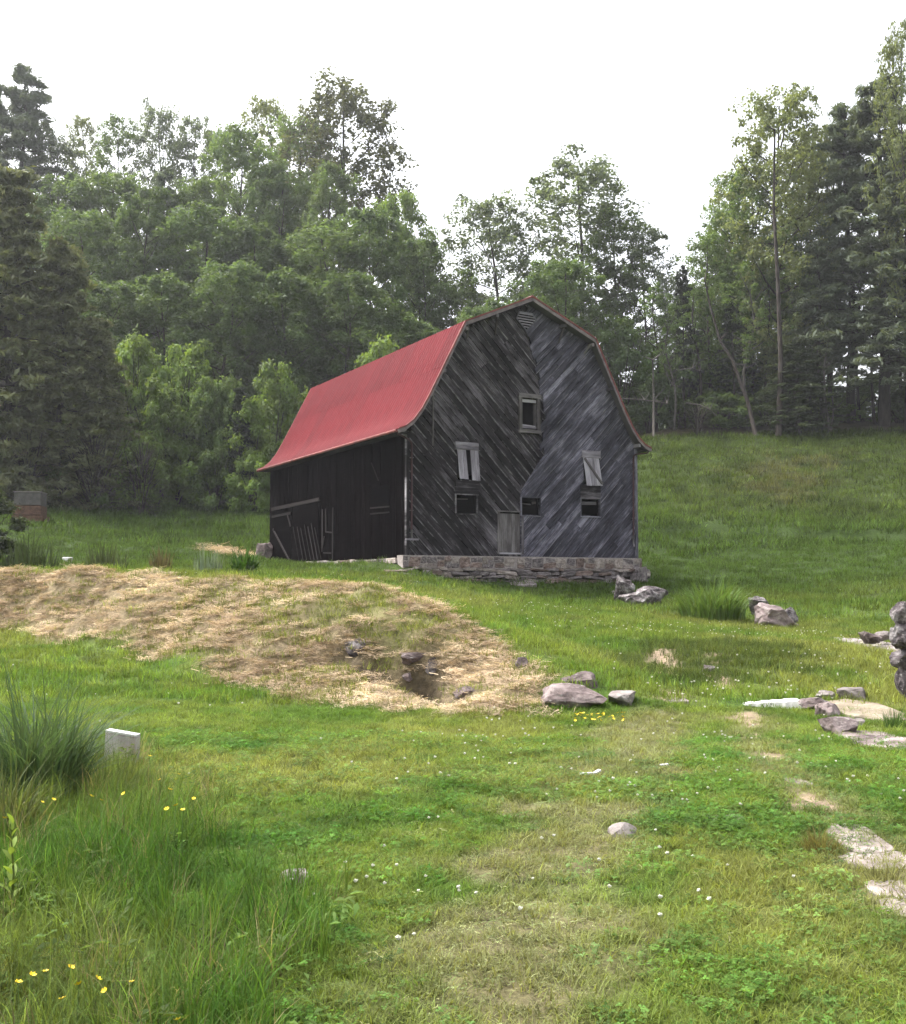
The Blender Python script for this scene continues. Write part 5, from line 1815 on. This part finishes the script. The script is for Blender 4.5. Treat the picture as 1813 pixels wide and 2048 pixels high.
MOWN = [proto('grass_tuft', [blades(100 + k, 22, 0.022, 0.062, 0.06, 0.0044, 1.1, 3, 0.7), blades(150 + k, 14, 0.02, 0.05, 0.065, 0.0048, 1.9, 2, 0.5)], 'grass') for k in range(6)]
CLOV = [proto('clover_tuft', [trefoils(120 + k, 26, 0.07, 0.014, 0.045, 0.0105), blades(125 + k, 8, 0.03, 0.07, 0.06, 0.004, 0.9)], 'grass') for k in range(3)]
DRYB = [proto('dry_clippings', straws(130 + k, 30, 0.09, 0.012, 0.042, 0.003, 0.025), 'straw') for k in range(3)]
MIDT = [proto('grass_tuft', blades(140 + k, 34, 0.05, 0.12, 0.16, 0.009, 0.8, 2, 0.6), 'grass') for k in range(4)]
FART = [proto('grass_tuft', blades(145 + k, 40, 0.08, 0.24, 0.42, 0.024, 0.7, 2, 0.5), 'grass') for k in range(3)]
TALL = [proto('tall_grass', [blades(160 + k, 16, 0.16, 0.34, 0.07, 0.0062, 0.75, 4, 0.9), blades(170 + k, 5, 0.28, 0.46, 0.05, 0.004, 0.45, 4, 1.2)], 'grass') for k in range(5)]
HAYS = [proto('straw_heap', straws(180 + k, 150, 0.36, 0.05, 0.22, 0.0068, 0.09), 'straw') for k in range(5)]

def zone(name, y0, y1, dens, protos, s0, s1, rs, keep, label, cat, colf=None, cv=0.2, side=0.8):
    X, Y = sample(y0, y1, dens, rs, side)
    m = masks(X, Y)
    r = np.random.default_rng(rs + 1)
    kp = (r.uniform(0, 1, len(X)) < keep(m, X, Y)) & (m['barn'] < 0.5)
    X, Y = X[kp], Y[kp]
    m = {k: v[kp] for k, v in m.items()}
    c = colf(m, X, Y, r) if colf else grass_colour(X, Y, m)
    c = c * (1 + r.normal(0, cv, len(X)))[:, None].clip(0.45, 1.6)
    Z = terrain(X, Y)
    tilt = r.normal(0, 0.12, (len(X), 2))
    return scatter_obj(name, np.stack([X, Y, Z], -1), protos, r.uniform(s0, s1, len(X)), c, tilt, label, cat, rs)

nohay = lambda m, X, Y: (1 - m['hay']) * (1 - 0.97 * m['bare']) * (1 - 0.9 * m['straw2'])
lush = lambda m, X, Y: (0.7 + 0.6 * fbm(X * 1.2, Y * 1.2, 300, 3)) * (1 - m['hay']) * (1 - 0.96 * m['bare']) * (1 - 0.45 * m['dry'])
def clovcol(m, X, Y, r):
    c = grass_colour(X, Y, m)
    return c * np.array([0.66, 0.92, 0.8])
def drycol(m, X, Y, r):
    return np.array([0.205, 0.20, 0.10]) * r.uniform(0.6, 1.25, (len(X), 1)) + r.uniform(0, 0.05, (len(X), 1)) * np.array([0, 1, 0])
zone('lawn_grass', 2.4, 7.0, 330, MOWN, 0.8, 1.5, 400, lush, 'short mown grass of the near lawn', 'grass')
zone('lawn_grass', 7.0, 13.5, 170, MOWN, 1.1, 1.9, 410, lush, 'short mown grass of the middle lawn', 'grass')
zone('clover_leaves', 2.4, 11.0, 150, CLOV, 0.9, 1.5, 420, lambda m, X, Y: lush(m, X, Y) * (0.25 + 0.75 * m['clover']) * (1 - m['dry']), 'green clover leaves growing through the near lawn', 'clover', clovcol)
zone('dry_clippings', 2.4, 12.5, 120, DRYB, 0.55, 1.0, 430, lambda m, X, Y: (0.10 + 0.9 * np.maximum(m['dry'], 0.7 * sstep(0.52, 0.66, fbm(X * 0.8, Y * 0.8, 301, 4)))) * (1 - m['hay']) * (1 - 0.6 * m['bare']), 'pale dry grass clippings lying on the lawn and track', 'clippings', drycol)
zone('lawn_grass', 13.5, 27.0, 34, MIDT, 0.9, 1.6, 440, nohay, 'mown grass between the track and the barn', 'grass', side=1.5)
zone('meadow_grass', 27.0, 50.0, 7.0, FART, 0.6, 1.1, 450, nohay, 'mown grass of the barn yard', 'grass', side=2.5)
zone('meadow_grass', 50.0, 80.0, 4.2, FART, 1.1, 2.2, 460, lambda m, X, Y: np.where((X < 2) & (Y > 69), 0.0, np.where(Y > 76, 0, 1.0)), 'rough grass of the upper meadows', 'grass', cv=0.28, side=4)
# rough weeds on the far track
zone('rough_weeds', 13.8, 19.5, 40, TALL, 0.35, 0.7, 465, lambda m, X, Y: m['rough'], 'dark rough weeds beside the far track', 'weeds', lambda m, X, Y, r: np.tile([0.05, 0.075, 0.022], (len(X), 1)))
# hay on the bank
def haycol(m, X, Y, r):
    g = sstep(0.42, 0.62, fbm(X * 0.9 + 3, Y * 0.9, 310, 4))[:, None]
    c = np.array([0.56, 0.445, 0.315]) * r.uniform(0.55, 1.2, (len(X), 1))
    c2 = np.array([0.42, 0.32, 0.215]) * r.uniform(0.6, 1.1, (len(X), 1))
    return c * (1 - g) + c2 * g
zone('mown_hay', 12.0, 25.0, 95, HAYS, 0.32, 0.66, 470, lambda m, X, Y: m['hay'] * (1 - m['gully']) * (0.5 + 0.5 * sstep(0.36, 0.56, fbm(X * 0.8, Y * 0.8, 311, 4))) * (1 - 0.86 * m['greenb']), 'dry tan mown hay strewn over the bank', 'hay', haycol, 0.12, 1.5)
zone('mown_hay', 44.0, 50.0, 12, HAYS, 0.9, 1.6, 475, lambda m, X, Y: m['straw2'], 'patch of tan straw left of the barn', 'hay', haycol, 0.15, 1.5)
def bankgreen(m, X, Y, r):
    return np.array([0.165, 0.19, 0.055]) * r.uniform(0.7, 1.15, (len(X), 1)) * np.array([1, 1, 1])
zone('bank_grass', 12.0, 25.0, 60, MIDT, 0.7, 1.35, 480, lambda m, X, Y: m['hay'] * (1 - m['gully']) * (0.3 + 0.7 * np.maximum(sstep(0.46, 0.6, fbm(X * 0.55, Y * 0.55, 312, 4)), m['greenb'])), 'yellow-green grass stubble between the hay on the bank', 'grass', bankgreen, 0.15, 1.5)
# tall weeds at lower left
def weedcol(m, X, Y, r):
    g = r.uniform(0, 1, (len(X), 1))
    c = grass_colour(X, Y, m) * 0.95
    dry = np.array([0.24, 0.215, 0.115])
    return np.where(g < 0.93, c * np.array([0.6, 0.74, 0.7]), dry * 0.85)
zone('tall_weeds', 2.4, 10.5, 150, TALL, 0.42, 1.1, 490, lambda m, X, Y: m['weeds'] * (0.35 + 0.65 * sstep(0.35, 0.6, fbm(X * 1.1, Y * 1.1, 313, 3))), 'tall unmown grass and weeds at the lower left', 'weeds', weedcol, 0.25)

def leafy(seed, n, spread, h0, h1, L, w):
    r = np.random.default_rng(seed)
    V, F = [], []
    for i in range(n):
        az = r.uniform(0, 6.283)
        rr_ = spread * math.sqrt(r.uniform(0, 1))
        a2 = r.uniform(0, 6.283)
        c = np.array([rr_ * math.cos(a2), rr_ * math.sin(a2), r.uniform(h0, h1)])
        d = np.array([math.cos(az), math.sin(az), r.uniform(0.0, 0.7)])
        s = np.array([-math.sin(az), math.cos(az), r.uniform(-0.3, 0.3)])
        l_ = L * r.uniform(0.6, 1.2)
        ww = w * r.uniform(0.7, 1.2)
        b = len(V)
        V += [c, c + d * l_ * 0.45 + s * ww, c + d * l_ - np.array([0, 0, l_ * 0.3]), c + d * l_ * 0.45 - s * ww]
        F.append((b, b + 1, b + 2, b + 3))
    return np.array(V), np.array(F), np.repeat(r.uniform(0, 1, n), 4)
LEAFY = [proto('leafy_weed', leafy(195 + k, 22, 0.07, 0.02, 0.16, 0.06, 0.010), 'grass') for k in range(4)]
zone('leafy_weeds', 2.4, 9.5, 11, LEAFY, 0.6, 1.3, 495, lambda m, X, Y: m['weeds'] * (0.2 + 0.8 * sstep(0.45, 0.6, fbm(X * 1.4, Y * 1.4, 314, 3))), 'broad green weed leaves among the tall grass', 'weeds', lambda m, X, Y, r: np.array([0.085, 0.135, 0.035]) * r.uniform(0.6, 1.3, (len(X), 1)))
# big clumps that stand apart: each a thing
def clump(name, px, base_py, top_py, wpx, n, wid, col, label, cat, lean=0.5, mat='leaf_near', seed=1, Yat=None, curl=0.9):
    P = hit(px, base_py) if Yat is None else unp(px, base_py, Yat)
    if Yat is not None:
        P[2] = terrain([P[0]], [Yat])[0]
    Y = P[1]
    h = (base_py - top_py) / FPX * Y
    w = wpx / FPX * Y
    V, F, T = blades(seed, n, h * 0.55, h * 1.15, w * 0.34, wid, lean, 5, curl, radial=True)
    V = V * np.array([1, 0.7, 1])
    me = mesh_fast(name, V, F)
    add_float(me, 'tint', T)
    o = obj(name, me, M[mat])
    o.color = (*col, 1)
    o.location = P
    return tag(o, label, cat)
clump('tall_grass_clump', 60, 1600, 1315, 270, 460, 0.017, (0.062, 0.102, 0.050), 'dense blue-green tall grass clump at the left edge', 'grass clump', 0.8, seed=701)
clump('tall_grass_clump', 118, 1590, 1335, 160, 230, 0.016, (0.066, 0.106, 0.052), 'blue-green tall grass clump just left of the wooden board', 'grass clump', 0.8, seed=702)
clump('tall_grass_clump', 10, 1690, 1480, 180, 180, 0.013, (0.085, 0.105, 0.035), 'tall grass clump at the left edge in front of the blue-green one', 'grass clump', 0.5, seed=703)
clump('tall_grass_clump', 1425, 1240, 1146, 185, 560, 0.05, (0.098, 0.160, 0.042), 'bright green tall grass clump between two rocks by the barn', 'grass clump', 0.6, seed=704)
clump('lily_clump', 490, 1150, 1084, 70, 110, 0.075, (0.036, 0.080, 0.014), 'green strap-leaved lily clump near the far barn corner', 'plant', 0.55, seed=705, Yat=32.5)
clump('iris_clump', 415, 1150, 1094, 90, 80, 0.07, (0.13, 0.17, 0.125), 'pale grey-green iris leaves left of the lily clump', 'plant', 0.2, seed=706, Yat=32, curl=0.3)
clump('reed_clump', 320, 1150, 1088, 64, 100, 0.05, (0.10, 0.085, 0.045), 'brownish reeds behind the hay bank crest', 'plant', 0.25, seed=707, Yat=30, curl=0.3)
clump('reed_clump', 210, 1150, 1080, 120, 150, 0.05, (0.05, 0.065, 0.03), 'dark green reeds between the white stone and the brownish reeds', 'plant', 0.25, seed=708, Yat=30, curl=0.3)
clump('reed_clump', 60, 1150, 1062, 170, 220, 0.05, (0.035, 0.05, 0.022), 'dark reeds behind the hay crest near the left edge', 'plant', 0.25, seed=709, Yat=29, curl=0.3)
clump('tall_grass_clump', 248, 1570, 1500, 150, 160, 0.012, (0.115, 0.145, 0.05), 'olive grass tuft hiding the foot of the wooden board', 'grass clump', 0.5, seed=713)
clump('tall_grass_clump', 1790, 1460, 1400, 60, 120, 0.010, (0.06, 0.11, 0.03), 'green grass tuft beside the cream flat stone at the right edge', 'grass clump', 0.5, seed=710)
clump('tall_grass_clump', 1770, 1765, 1715, 110, 90, 0.006, (0.12, 0.12, 0.05), 'thin grass tuft growing at the pale bedrock slab', 'grass clump', 0.6, seed=711)
clump('tall_grass_clump', 1640, 1705, 1640, 110, 200, 0.006, (0.15, 0.135, 0.05), 'yellow-brown grass tuft left of the tan bedrock slab', 'grass clump', 0.6, seed=712)

# broad-leaved weed at the left edge
P = hit(20, 1850)
wo_ = empty('broadleaf_weed', P)
tag(wo_, 'light green broad-leaved weed at the left edge', 'weed')
hgt = (1850 - 1655) / FPX * P[1]
mb = MB()
mb.tube([(0, 0, -0.02), (0.012, 0, hgt * 0.5), (-0.01, 0, hgt)], [0.006, 0.005, 0.003], 6)
mb.build('stem', M['leaf_near'], wo_).color = (0.14, 0.2, 0.05, 1)
rr = random.Random(9)
def leaf_mesh(L, w):
    V, F = [], []
    for i in range(6):
        f_ = i / 5
        ww = w * math.sin(math.pi * min(1, 0.08 + f_ * 0.92)) ** 0.8 * (1 if i < 5 else 0.05)
        zz = -0.25 * L * f_ * f_ + 0.12 * L * f_
        V += [(L * f_, -ww, zz + ww * 0.25), (L * f_, 0, zz), (L * f_, ww, zz + ww * 0.25)]
        if i:
            k = 3 * i
            F += [(k - 3, k, k + 1, k - 2), (k - 2, k + 1, k + 2, k - 1)]
    me = mesh_fast('leaf', np.array(V), np.array(F), smooth=True)
    add_float(me, 'tint', np.full(len(V), 0.6))
    me.materials.append(M['leaf_near'])
    return me
LF = leaf_mesh(0.10, 0.022)
for k in range(16):
    o = link(bpy.data.objects.new('leaf', LF), wo_)
    f_ = (k + 1) / 16
    o.location = (0, 0, hgt * f_)
    o.rotation_euler = (0, -0.6 - 0.5 * f_, k * 2.4 + rr.uniform(-.3, .3))
    s = rr.uniform(0.7, 1.1) * (1.15 - 0.45 * f_)
    o.scale = (s, s, s)
    v = rr.uniform(0.8, 1.2)
    o.color = (0.17 * v, 0.24 * v, 0.05 * v, 1)

# yellow flowers
M['petal'] = mat_plain('yellow petal', (0.75, 0.55, 0.02), 0.5, 0.1, 30, 0.05)
M['clover_head'] = mat_plain('white clover head', (0.46, 0.46, 0.37), 0.9, 0.25, 300, 0.3, spec=0.05)
def flower_mesh(stem_h):
    mb = MB()
    mb.tube([(0, 0, -stem_h), (0.006, 0.004, -stem_h * 0.5), (0, 0, 0)], 0.0016, 5)
    sm = mb.mesh('stem')
    V, F = [], []
    for k in range(6):
        t_ = k * math.pi / 3
        d, e_ = np.array([math.cos(t_), math.sin(t_), 0]), np.array([-math.sin(t_), math.cos(t_), 0])
        b = len(V)
        up = np.array([0, 0, 1])
        V += [up * 0.001, d * 0.009 + e_ * 0.007 + up * 0.005, d * 0.0155 + up * 0.010, d * 0.009 - e_ * 0.007 + up * 0.005]
        F.append((b, b + 1, b + 2, b + 3))
    pm = mesh_fast('petals', np.array(V), np.array(F))
    pm.materials.append(M['petal'])
    sm.materials.append(M['stem_green'])
    return sm, pm
M['stem_green'] = mat_plain('green stalk', (0.08, 0.13, 0.03), 0.6, 0.2, 20, 0.1)
SM, PM = flower_mesh(0.26)
def flower(px, py, h, label, group, k=1.0):
    P = hit(px, py, h)
    o = empty('yellow_flower', P, rr.uniform(0, 6))
    link(bpy.data.objects.new('stem', SM), o).scale = (1, 1, h / 0.26 * 1.05 / k)
    pt = link(bpy.data.objects.new('petals', PM), o)
    pt.rotation_euler = (rr.uniform(-.5, .7), rr.uniform(-.5, .5), 0)
    o.scale = (k, k, k)
    tag(o, label, 'flower', group)
for px, py in ((10, 1637), (85, 1605), (107, 1600), (183, 1593), (203, 1601), (248, 1588), (300, 1513), (358, 1549), (340, 1580), (352, 1612), (334, 1619), (366, 1621), (388, 1598), (320, 1560)):
    fl_ = sorted([10, 85, 107, 183, 203, 248, 300, 358, 340, 352, 334, 366, 388, 320]).index(px)
    flower(px, py, 0.30, ORD[fl_] + ' from the left of the small yellow flowers in the weeds near the board', 'yellow flowers near the board', rr.uniform(0.8, 1.2))
for px, py in ((65, 1951), (92, 1944), (142, 1936), (158, 1970), (210, 1982), (264, 1965), (125, 1999), (355, 2041), (37, 1966), (195, 1958)):
    fl_ = sorted([65, 92, 142, 158, 210, 264, 125, 355, 37, 195]).index(px)
    flower(px, py, 0.20, ORD[fl_] + ' from the left of the small yellow flowers at the bottom left corner', 'yellow flowers at bottom left', rr.uniform(0.7, 1.0))
for k in range(34):
    flower(rr.uniform(1150, 1258), 1428 + rr.uniform(-3, 14) , 0.06, 'tiny yellow flower in the patch before the large boulder', 'yellow flowers before the boulder', rr.uniform(0.9, 1.3))

# white clover heads
bm = bmesh.new()
bmesh.ops.create_icosphere(bm, subdivisions=2, radius=0.0095)
rcl = random.Random(3)
for v in bm.verts:
    v.co *= rcl.uniform(0.6, 1.25)
    v.co.z *= 0.85
CH = bpy.data.meshes.new('clover_flower')
bm.to_mesh(CH)
bm.free()
CH.materials.append(M['clover_head'])
X, Y = sample(2.6, 14.0, 30, 900)
mk = masks(X, Y)
pr = np.random.default_rng(901)
CL = [hit(px, py)[:2] for px, py in ((1460, 1530), (1750, 1570), (1020, 1480), (980, 1530), (1450, 1480), (1200, 1830), (1290, 1600), (740, 1790), (1240, 1760), (1500, 1380))]
pd = np.full(len(X), 0.012)
for c in CL:
    pd = np.maximum(pd, 0.55 * np.exp(-((X - c[0]) ** 2 + (Y - c[1]) ** 2) / (0.02 * (c[1]) ** 1.5 + 0.12)))
pd *= (1 - mk['hay']) * (1 - mk['weeds']) * (1 - mk['bare']) * (1 - 0.6 * mk['dry'])
kp = pr.uniform(0, 1, len(X)) < pd
X, Y = X[kp], Y[kp]
o_ = np.argsort(Y)[:290]
X, Y = X[o_], Y[o_]
Z = terrain(X, Y)
for x, y, z in zip(X, Y, Z):
    o = link(bpy.data.objects.new('clover_flower', CH))
    o.location = (x, y, z + rr.uniform(0.035, 0.065))
    s = rr.uniform(0.75, 1.15) * (1.0 if y < 8 else 1.15)
    o.scale = (s, s, s)
    o.rotation_euler = (rr.uniform(-.5, .5), rr.uniform(-.5, .5), 0)
    tag(o, 'small white clover head in the mown lawn', 'clover flower', 'white clover heads in the lawn')
# farther clover reads as speckle
X, Y = sample(12.5, 34.0, 10, 905, 1.5)
mk = masks(X, Y)
CF = [hit(px, py)[:2] for px, py in ((1180, 1250), (1250, 1255), (1440, 1268), (1560, 1270), (1650, 1340), (1080, 1215), (1420, 1385), (650, 1155))]
pd = np.full(len(X), 0.02)
for c in CF:
    pd = np.maximum(pd, 0.8 * np.exp(-((X - c[0]) ** 2 / 3.0 + (Y - c[1]) ** 2 / 1.8)))
kp = (pr.uniform(0, 1, len(X)) < pd * (1 - mk['hay'])) & (mk['barn'] < 0.5)
X, Y = X[kp], Y[kp]
po = bpy.data.objects.new('clover_head', CH)
scatter_obj('far_clover_flowers', np.stack([X, Y, terrain(X, Y) + 0.08], -1), [po], pr.uniform(0.9, 1.7, len(X)), np.ones((len(X), 3)), None, 'white clover flowers dotting the far lawn', 'clover')
